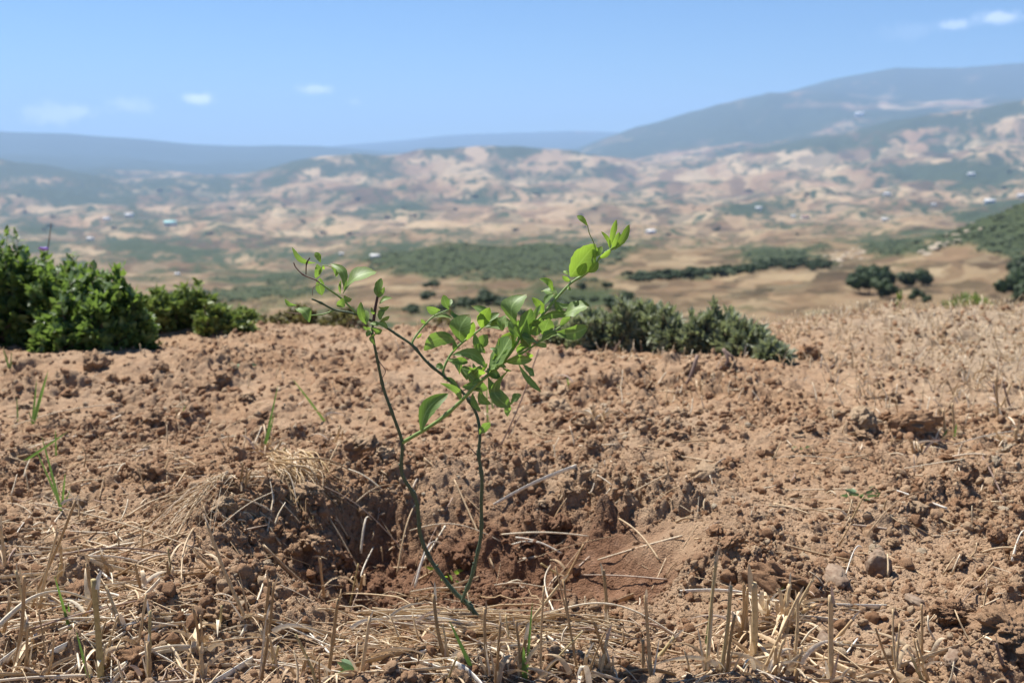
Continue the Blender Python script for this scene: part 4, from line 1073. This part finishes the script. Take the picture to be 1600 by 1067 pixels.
# ------------------------------------------------------------------ far land
CPX = np.array([-1100, -200, 0, 100, 200, 300, 400, 500, 600, 700, 800, 900, 1000, 1100, 1200, 1300, 1400, 1500, 1600, 1800, 2700], float)
def row(*pairs):
    xs_, vs_ = zip(*pairs); return np.interp(CPX, xs_, vs_)
TAB = [
 (9, row((0, 600), (800, 600))), (40, row((0, 560), (1600, 558))), (90, row((0, 518), (1600, 515))), (150, row((0, 494), (1600, 490))),
 (250, row((0, 488), (400, 486), (560, 466), (1000, 458), (1600, 452))),
 (400, row((0, 470), (400, 468), (560, 446), (1000, 432), (1300, 420), (1400, 412), (1480, 405), (1600, 398))),
 (560, row((0, 458), (400, 457), (530, 440), (640, 414), (700, 410), (900, 412), (1200, 408), (1400, 395), (1470, 378), (1530, 348), (1600, 321), (1800, 290))),
 (760, row((0, 446), (400, 446), (520, 432), (600, 398), (700, 386), (860, 385), (1000, 390), (1150, 396), (1300, 392), (1420, 384), (1500, 378), (1600, 340), (1800, 315))),
 (1050, row((0, 434), (400, 433), (540, 422), (620, 402), (900, 398), (1150, 390), (1300, 380), (1450, 374), (1600, 362))),
 (1600, row((0, 410), (450, 408), (600, 386), (1000, 374), (1600, 352))),
 (2500, row((0, 380), (500, 376), (700, 354), (1000, 350), (1300, 342), (1600, 326))),
 (4000, row((0, 342), (500, 332), (900, 318), (1300, 300), (1600, 280))),
 (5600, row((0, 300), (300, 308), (500, 290), (700, 276), (1000, 284), (1150, 270), (1300, 256), (1600, 226))),
 (7200, row((0, 247), (60, 260), (130, 272), (250, 280), (380, 275), (450, 256), (520, 241), (580, 235), (620, 238), (665, 232), (700, 232), (745, 236), (805, 227), (835, 230), (870, 239), (920, 240), (960, 248), (1040, 256), (1140, 247), (1200, 230), (1300, 212), (1370, 197), (1420, 186), (1500, 172), (1560, 162), (1600, 155), (1800, 130))),
 (9000, row((0, 262), (400, 272), (600, 262), (900, 258), (1000, 242), (1200, 222), (1400, 190), (1600, 172))),
 (12500, row((0, 240), (300, 252), (600, 250), (880, 238), (930, 222), (1000, 196), (1080, 176), (1160, 153), (1210, 143), (1265, 138), (1350, 150), (1450, 158), (1600, 150))),
 (15000, row((-200, 207), (0, 206), (100, 208), (150, 211), (250, 222), (350, 230), (420, 227), (470, 225), (550, 233), (640, 240), (900, 240), (1060, 200), (1160, 165), (1265, 134), (1350, 111), (1400, 105), (1500, 106), (1600, 98), (1800, 95))),
 (18000, row((0, 224), (600, 236), (900, 230), (1600, 130))),
 (24000, row((0, 222), (540, 232), (600, 222), (700, 212), (800, 207), (900, 205), (960, 207), (1000, 208), (1600, 180))),
 (30000, row((0, 240), (1600, 230))),
]
lY = np.log(np.array([t[0] for t in TAB])); TB = np.array([t[1] for t in TAB])
cols = np.unique(np.concatenate([np.linspace(-1100, -100, 60), np.linspace(-100, 1700, 620), np.linspace(1700, 2700, 60)]))
rows = np.unique(np.concatenate([np.linspace(math.log(9), math.log(150), 50), np.linspace(math.log(150), math.log(30000), 800)]))
PXg, LYg = np.meshgrid(cols, rows)
A = np.stack([np.interp(PXg[0], CPX, TB[i]) for i in range(len(TB))])      # (rows of table, cols)
# smooth interpolation over log distance
idx = np.clip(np.searchsorted(lY, rows) - 1, 0, len(lY) - 2)
tt = (rows - lY[idx]) / (lY[idx + 1] - lY[idx]); tt = tt * tt * (3 - 2 * tt) * .6 + tt * .4
PYg = A[idx] * (1 - tt)[:, None] + A[idx + 1] * tt[:, None]
Yg = np.exp(LYg)
Q = P(PXg, PYg, Yg)
ux = PXg / 120.0; uv_ = LYg * 5.0
amp = sstep(math.log(200), math.log(2500), LYg)
dz = (.0064 * fbm(ux * .9, uv_ * .9, 901, 4, .5) + .0007 * fbm(ux * 4, uv_ * 3, 911, 3)) * Yg * amp * (1 - .45 * sstep(math.log(6000), math.log(7200), LYg)) * (1 - .75 * sstep(math.log(10000), math.log(15000), LYg))
Q[..., 2] += dz + .0025 * Yg * fbm(ux * 2, uv_ * 2, 921, 4) * (1 - amp)
# land use, laid on the land itself
sc_list = [(750, 412, 150, 24, 1.3), (930, 402, 170, 18, 1.3), (640, 405, 70, 18, .9), (1200, 402, 80, 14, 1.1), (1390, 388, 70, 16, 1.0), (1570, 350, 70, 24, 1.5), (1500, 372, 60, 12, 1.0), (1590, 385, 60, 18, 1.4),
    (1060, 433, 60, 6, 1.2), (1130, 424, 60, 7, 1.1), (905, 470, 90, 18, 1.2), (700, 480, 50, 10, .9), (650, 452, 22, 8, .9), (420, 432, 110, 14, .75), (200, 385, 60, 12, .6), (280, 398, 80, 10, .5), (440, 398, 70, 9, .55), (120, 420, 80, 12, .4), (400, 462, 110, 12, .8), (350, 412, 60, 6, .4), (560, 500, 100, 16, .6),
    (490, 262, 90, 12, 1.0), (690, 238, 40, 8, 1.0), (560, 243, 50, 7, .8), (810, 236, 38, 8, 1.2), (905, 243, 50, 5, .9), (1290, 226, 110, 13, 1.1), (1390, 200, 60, 8, .9), (1450, 190, 70, 10, 1.1), (1570, 170, 60, 12, 1.0), (1170, 238, 60, 6, .8),
    (1540, 275, 60, 18, 1.1), (1440, 268, 50, 12, .9), (1170, 330, 36, 9, 1.1), (1240, 352, 60, 4, 1.0), (1120, 262, 60, 5, .6), (640, 322, 50, 8, .8), (760, 316, 60, 6, .7), (560, 334, 60, 7, .6), (870, 300, 90, 5, .5), (120, 300, 160, 10, .7), (60, 265, 130, 14, 1.0), (1590, 440, 14, 40, 1.2), (300, 285, 120, 8, .6)]
tan_list = [(1510, 440, 70, 32, 1.6), (1050, 408, 90, 16, 2.0), (1250, 452, 130, 20, 1.2), (640, 450, 70, 12, .8), (1330, 398, 30, 10, .9), (720, 424, 40, 6, .6), (640, 470, 60, 8, .7), (1050, 455, 80, 10, .8),
    (850, 318, 40, 10, .9), (720, 328, 40, 8, .8), (1090, 275, 50, 8, .9), (1230, 246, 60, 6, .9), (1200, 290, 90, 10, .6), (640, 240, 22, 8, 1.2), (745, 240, 18, 8, .9), (860, 242, 20, 8, .9), (1180, 360, 80, 12, .7), (100, 325, 200, 5, .5), (880, 345, 160, 14, .5), (570, 350, 60, 8, .7), (1470, 350, 60, 8, .8), (230, 418, 70, 4, .8), (300, 448, 90, 5, 1.0), (200, 372, 60, 3, .6), (350, 386, 80, 3, .5), (480, 415, 60, 4, .6)]
wxx = fbm(ux * 2, uv_ * 2, 947, 2); wyy = fbm(ux * 2, uv_ * 2, 949, 2)
near_far = sstep(math.log(8500), math.log(10000), LYg)
PYs = PYg
scr = .12 + .46 * fbm(ux * 1.3, uv_ * 1.3, 931, 4, .55) + .24 * fbm(ux * 4, uv_ * 3.2, 941, 3)
for a, b, c_, d, s_ in sc_list: scr = scr + s_ * gauss(PXg, PYs, a, b, c_, d) * .95 * (1 - near_far)
for a, b, c_, d, s_ in tan_list: scr = scr - s_ * gauss(PXg, PYs, a, b, c_, d) * (1 - near_far)
scr = scr + near_far * np.where(PXg < 900, 1.3, .85 + 0 * PXg) - near_far * (PXg > 900) * .9 * gauss(PXg, PYs, 1380, 165, 180, 9)
clump = sstep(.22, .42, vnoise(ux * 7 + wxx, uv_ * 4.2 + wyy, 943)) * .55 + sstep(.25, .45, vnoise(ux * 14, uv_ * 8, 945)) * .35
scr = scr + clump * sstep(math.log(900), math.log(1600), LYg) * (1 - near_far)
scr = scr + .25 * sstep(500, 100, PXg) * sstep(math.log(1500), math.log(2500), LYg)
# patchwork of fields
def cells(x, y, seed):
    ix = np.floor(x); iy = np.floor(y); best = np.full(x.shape, 9.0); sec = best.copy(); idv = np.zeros(x.shape)
    for ox in (-1, 0, 1):
        for oy in (-1, 0, 1):
            cx, cy = ix + ox, iy + oy
            d = np.hypot(x - cx - _hash(cx, cy, seed), y - cy - _hash(cx, cy, seed + 1)); v = _hash(cx, cy, seed + 2)
            nb = d < best; sec = np.where(nb, best, np.minimum(sec, d)); idv = np.where(nb, v, idv); best = np.where(nb, d, best)
    return idv, sec - best
wx = fbm(ux * 1.5, uv_ * 1.5, 951, 3) * .6; wy = fbm(ux * 1.5, uv_ * 1.5, 961, 3) * .6
far_t = sstep(math.log(900), math.log(2500), LYg)
sh = ux * .35
id1, e1 = cells(ux * 1.9 + wx * .9, uv_ * 1.35 + wy * .8 + sh * 2, 971)
id2, e2 = cells(ux * 3.4 + wx * 1.2, uv_ * 2.6 + wy * 1.2 - sh * 2, 981)
pal = np.array([(.40, .29, .195), (.50, .385, .265), (.26, .195, .14), (.44, .31, .215), (.52, .42, .30), (.21, .18, .125), (.38, .27, .185), (.47, .37, .26)])
fc = (pal[(id1 * 7.99).astype(int)] * .5 + pal[(id2 * 7.99).astype(int)] * .5) * (.60 - .08 * (1 - sstep(math.log(1500), math.log(3500), LYg)))[..., None] * np.array([.99, .94, .80])
nr = 1 - sstep(math.log(800), math.log(1800), LYg)[..., None]
fc = fc * (1 - nr * np.array([.06, .06, .07]))
fc = fc * (1 + .8 * (fc.mean(-1, keepdims=True) / .19 - 1))
hedge = np.maximum(sstep(.10, .0, e1) * 1.0, sstep(.09, .0, e2) * .6) * sstep(-.1, .5, fbm(ux * 3, uv_ * 3, 991, 2) + .15) * far_t
scr = scr + hedge * .6
M_LAND = (lambda k: (
    k.done(k.bsdf(k.mix(k.ramp(k.math('ADD', k.n("ShaderNodeAttribute", attribute_name='scrub').outputs['Fac'],
        k.math('MULTIPLY', k.math('SUBTRACT', k.noise(k.n("ShaderNodeNewGeometry").outputs['Position'], .06, 6, .7), .5), .55)), [(.22, (0, 0, 0)), (.42, (.45, .45, .45)), (.78, (1, 1, 1))]),
        k.mix(.4, k.n("ShaderNodeAttribute", attribute_name='field').outputs['Color'], k.ramp(k.noise(k.n("ShaderNodeNewGeometry").outputs['Position'], .02, 6, .7), [(.3, (.7, .7, .7)), (.7, (1.2, 1.2, 1.2))]), 'MULTIPLY'),
        k.mix(k.noise(k.n("ShaderNodeNewGeometry").outputs['Position'], .15, 5, .7), (.026, .038, .018), (.066, .080, .040))), .95, .05))))(N("land"))
nyf, nxf = PXg.shape
I = np.arange(nxf * nyf).reshape(nyf, nxf)
F = np.stack([I[:-1, :-1], I[:-1, 1:], I[1:, 1:], I[1:, :-1]], -1).reshape(-1, 4).astype(np.int32)
# bumpy scrub canopy
ncan = sstep(.36, .5, scr) * (1 - sstep(math.log(2500), math.log(5000), LYg)) * sstep(math.log(120), math.log(300), LYg)
Q[..., 2] += ncan * (1.0 + 1.6 * vnoise(PXg / 3.1, LYg * 160, 1001)) * .8
me = np_mesh("hills", Q.reshape(-1, 3), F, M_LAND, True, {'scrub': scr.reshape(-1), 'field': fc.reshape(-1, 3)})
tag(obj("hills", me), kind='structure')
PRx, PRy = project(Q)
def land_at(px, py):
    """nearest visible land point at photo pixel"""
    j = int(np.argmin(abs(cols - px))); col = PRy[:, j]; k0 = int(np.searchsorted(rows, math.log(140)))
    run = np.minimum.accumulate(col[k0:]); k = np.nonzero(run <= py)[0]
    k = (k[0] if len(k) else len(run) - 1) + k0
    return Q[k, j].copy()

# trees
M_CROWN = mat_leaf("crown", (.022, .040, .016), (.055, .08, .03), (.08, .13, .03), .12, .6, False, .2)
M_BARK = mat_plain("bark", (.10, .07, .05), (.20, .15, .11), 3)
def crown_mesh(seed, leaves=420):
    r = np.random.default_rng(seed); V = []; 
    lob = [(r.normal(0, .28), r.normal(0, .28), .62 + r.uniform(-.18, .22), r.uniform(.22, .36)) for _ in range(7)]
    n = 0
    for i in range(leaves):
        x, y, z, rr = lob[r.integers(7)]
        d = r.normal(size=3); d /= np.linalg.norm(d); p = np.array([x, y, z]) + d * rr * r.uniform(.7, 1.08)
        a = np.cross(d, r.normal(size=3)); a /= np.linalg.norm(a); b = np.cross(d, a) * .8 + d * r.normal(0, .4)
        s = r.uniform(.05, .10); V += [p - a * s - b * s, p + a * s - b * s * .7, p + a * s * .8 + b * s, p - a * s + b * s * .9]; n += 1
    # inner lumps so the crown is not see-through everywhere
    F = [tuple(range(4 * i, 4 * i + 4)) for i in range(n)]
    W, G = lump(1, seed, .2)
    for x, y, z, rr in lob:
        o_ = len(V); V += list(W * rr * .78 + [x, y, z]); F += [tuple(int(v) + o_ for v in g) for g in G]
    return np_mesh('crown', V, F, M_CROWN, False)
CR = [crown_mesh(600 + i) for i in range(5)]
tv, tf = tube([(0, 0, -.1), (.02, 0, .25), (0, .02, .6)], [.05, .035, .02], 6, 5)
TR = np_mesh('trunk', tv, tf, M_BARK)
def tree(px, py, hpx, label, group=None, wide=1.0):
    p = land_at(px, py); h = hpx / FPX * p[1]
    p[2] -= h * .06
    root = empty('tree', p, label, 'tree', group)
    root.scale = (h * wide, h * wide, h); root.rotation_euler = (0, 0, random.uniform(0, 6.28))
    obj('crown', CR[random.randrange(5)], root); obj('trunk', TR, root)
    return root
TL = 'bushy dark green tree in the clump on the slope behind the right crest'
TG = 'trees of the clump left of the brown field'
for px, py, h in [(1342, 458, 28), (1356, 462, 36), (1368, 452, 34), (1378, 466, 30), (1350, 440, 26), (1388, 448, 26), (1334, 446, 22), (1366, 438, 24)]:
    tree(px, py, h, TL, TG, 1.0)
for px, py, h, lab in [(1422, 450, 26, 'round dark tree just left of the brown field, left of a pair'), (1442, 448, 28, 'round dark tree touching the left edge of the brown field'), (1430, 472, 20, 'low dark tree below the round pair by the brown field'), (1446, 474, 14, 'smallest tree below the round pair by the brown field')]:
    tree(px, py, h, lab)
for px, py, h in [(1588, 470, 40), (1600, 455, 44), (1590, 432, 30), (1606, 480, 40), (1594, 450, 30)]:
    tree(px, py, h, 'dark tree in the row at the right edge beyond the brown field', 'trees right of the brown field')
HL = 'small dark shrub-like tree in the hedge line across the mid slope'
for k in range(60):
    px = random.uniform(985, 1180); py = 440 - (px - 985) * .085 + random.gauss(0, 2)
    tree(px, py, random.uniform(6, 11), HL, 'hedge line trees on the mid slope', 1.5)
for k in range(34):
    px = random.uniform(1180, 1300); py = 418 + random.gauss(0, 4)
    tree(px, py, random.uniform(6, 12), 'dark tree in the rocky band right of the pale field', 'trees in the rocky band', 1.4)
for k in range(42):
    px = random.uniform(630, 980); py = random.choice([452, 470, 480, 490]) + random.gauss(0, 5)
    if 690 < px < 860 and py < 462: continue
    tree(px, py, random.uniform(8, 15), 'dark shrubby tree on the near slope behind the sapling', 'shrubby trees behind the sapling', 1.6)
for k in range(48):
    px = random.uniform(20, 1590); py = random.uniform(300, 372) if px < 1300 else random.uniform(270, 340)
    tree(px, py, random.uniform(3, 5.5), 'tiny dark tree dotting the far valley fields', 'tiny trees across the valley', 1.6)
# scrub cover on the green hills: uncountable
W, G = lump(1, 777, .25); vs = []; fs = []; off = 0; r = np.random.default_rng(91)
cand = np.argwhere((scr > .55) & (Yg > 330) & (Yg < 1000) & (PXg > -150) & (PXg < 1750))
for i, j in cand[r.choice(len(cand), min(6500, len(cand)), replace=False)]:
    p = Q[i, j]; s = r.uniform(.6, 1.9)
    vs.append(W * [s * 1.2, s * 1.2, s * .8] + p + [r.normal(0, .8), r.normal(0, 1.5), -.2 * s]); fs.append(G + off); off += len(W)
tag(obj("scrub", np_mesh("scrub", np.concatenate(vs), np.concatenate(fs), mat_plain("scrub", (.030, .045, .022), (.075, .09, .045), .35), False)), 'low dark green scrub covering the nearer hills', 'scrub', None, 'stuff')
# pale rocks between scrub on the right
W3, G3 = lump(1, 779, .3)
RK = np_mesh('rock', W3, G3, mat_plain("pale_rock", (.27, .22, .16), (.38, .32, .24), 1.2))
for k in range(48):
    t = random.random(); px = 1290 + 60 * t + random.gauss(0, 14) if k % 2 else 1440 + 90 * t + random.gauss(0, 8); py = (412 - 22 * t if k % 2 else 398 - 48 * t) + random.gauss(0, 3)
    p = land_at(px, py); o = bpy.data.objects.new('rock', RK); s = random.uniform(.5, 1.7)
    o.location = p; o.scale = (s * 1.6, s * 1.3, s * .7); o.rotation_euler = (0, 0, random.uniform(0, 6)); COL.objects.link(o)
    tag(o, 'pale rock outcrop among the scrub on the right slopes', 'rock', 'pale rocks on the right slopes')
# houses
M_WALL = mat_plain("white_wall", (.68, .67, .64), (.80, .79, .77), .3); M_ROOFW = mat_plain("metal_roof", (.55, .54, .52), (.68, .67, .65), .3, .4); M_ROOFT = mat_plain("teal_roof", (.25, .48, .45), (.35, .6, .56), .3, .5)
M_ROOFR = mat_plain("brown_roof", (.25, .14, .10), (.35, .2, .15), .3); M_DARK = mat_plain("dark_opening", (.02, .02, .025), (.04, .04, .05), 1)
def house(px, py, wpx, label, roof, hh=.32, dd=.6):
    wpx = wpx * .78
    p = land_at(px, py); w = wpx / FPX * p[1]; h = w * hh; d = w * dd
    root = empty('house', p, label, 'house'); root.rotation_euler = (0, 0, random.uniform(-.3, .3))
    x, y, b = w / 2, d / 2, -h * .5
    V = [(-x, -y, b), (x, -y, b), (x, y, b), (-x, y, b), (-x, -y, h), (x, -y, h), (x, y, h), (-x, y, h), (-x, 0, h * 1.45), (x, 0, h * 1.45)]
    obj('wall', np_mesh('wall', V, [(0, 1, 5, 4), (1, 2, 6, 9, 5), (2, 3, 7, 6), (3, 0, 4, 8, 7), (0, 3, 2, 1)], M_WALL, False), root)
    e = 1.08; t_ = h * .05
    for s in (-1, 1):
        R = [(-x * e, s * y * e, h * .96 + t_), (x * e, s * y * e, h * .96 + t_), (x * e, 0, h * 1.47 + t_), (-x * e, 0, h * 1.47 + t_)]
        R += [(a, b_, c_ - t_ * .8) for a, b_, c_ in R]
        obj('roof', np_mesh('roof', R, [(0, 1, 2, 3), (7, 6, 5, 4), (0, 4, 5, 1), (1, 5, 6, 2), (3, 2, 6, 7), (0, 3, 7, 4)], roof, False), root)
    wn_ = w * .06
    for fx in (-.55, 0, .55):
        cx = fx * x; z0 = h * (.0 if fx == 0 else .35); z1 = h * .75
        Wd = [(cx - wn_, -y - .03 * h, z0), (cx + wn_, -y - .03 * h, z0), (cx + wn_, -y - .03 * h, z1), (cx - wn_, -y - .03 * h, z1)]
        Wd += [(a, b_ + .05 * h, c_) for a, b_, c_ in Wd]
        obj('door' if fx == 0 else 'window', np_mesh('opening', Wd, [(0, 1, 2, 3), (0, 4, 5, 1), (1, 5, 6, 2), (2, 6, 7, 3), (3, 7, 4, 0)], M_DARK, False), root)
for px, py, w, lab, rf in [
    (1383, 345, 12, 'bright white house alone beside the valley track at right', M_ROOFW), (1387, 306, 13, 'small pale blue-roofed house on the right valley slope', M_ROOFW),
    (1518, 276, 13, 'white house on a pale field among dark trees far right', M_ROOFW), (1545, 318, 18, 'long pale shed near the right edge of the valley', M_ROOFW), (1596, 310, 14, 'pale shed cut by the right edge', M_ROOFW),
    (1184, 328, 12, 'small grey-roofed house beside the dark grove', M_ROOFW), (1258, 342, 14, 'farm house with pale walls near the valley bottom', M_ROOFR), (1242, 340, 9, 'tiny outbuilding left of the pale farm house', M_ROOFW),
    (1018, 366, 18, 'low grey building left in the valley behind the sapling tip', M_ROOFW), (1460, 322, 10, 'small white house below the dark grove at right', M_ROOFW), (1342, 183, 15, 'pale settlement building high on the right mountain foot', M_ROOFW),
    (265, 354, 22, 'wide teal-roofed building in the left valley', M_ROOFT), (168, 345, 12, 'small white house left of the teal-roofed building', M_ROOFW), (203, 339, 14, 'pale house above left of the teal-roofed building', M_ROOFW), (587, 404, 18, 'white farm building left of the green hill', M_ROOFW),
    (535, 400, 9, 'tiny white shed left of the white farm building', M_ROOFW), (140, 376, 12, 'small pale house just above the big left bush', M_ROOFW), (278, 430, 10, 'little white hut above the yellow-green bush', M_ROOFW)]:
    house(px, py, w, lab, rf)

# ------------------------------------------------------------------ haze
zmin = float(Q[..., 2].min()) - 1.0; zmax = float(Q[..., 2].max()) + 10
xm = float(abs(Q[..., 0]).max()) + 100; ym = float(Q[..., 1].max()) + 100
hv = [(sx * xm, yy, zz) for zz in (zmin, zmax) for yy in (-60, ym) for sx in (-1, 1)]
hf = [(0, 2, 3, 1), (4, 5, 7, 6), (0, 1, 5, 4), (2, 6, 7, 3), (0, 4, 6, 2), (1, 3, 7, 5)]
hm = bpy.data.materials.new("haze"); hm.use_nodes = True; ht = hm.node_tree; ht.nodes.clear()
ho = ht.nodes.new("ShaderNodeOutputMaterial"); pv = ht.nodes.new("ShaderNodeVolumePrincipled")
pv.inputs['Color'].default_value = (.40, .60, .93, 1); pv.inputs['Density'].default_value = 6.2e-5; pv.inputs['Anisotropy'].default_value = 0.1
ht.links.new(pv.outputs[0], ho.inputs['Volume'])
tag(obj("haze", np_mesh("haze", hv, hf, hm, False)), kind='stuff', label='pale blue haze over the valley', cat='haze')
S.cycles.volume_bounces = 1
print("zmin,zmax", zmin, zmax)
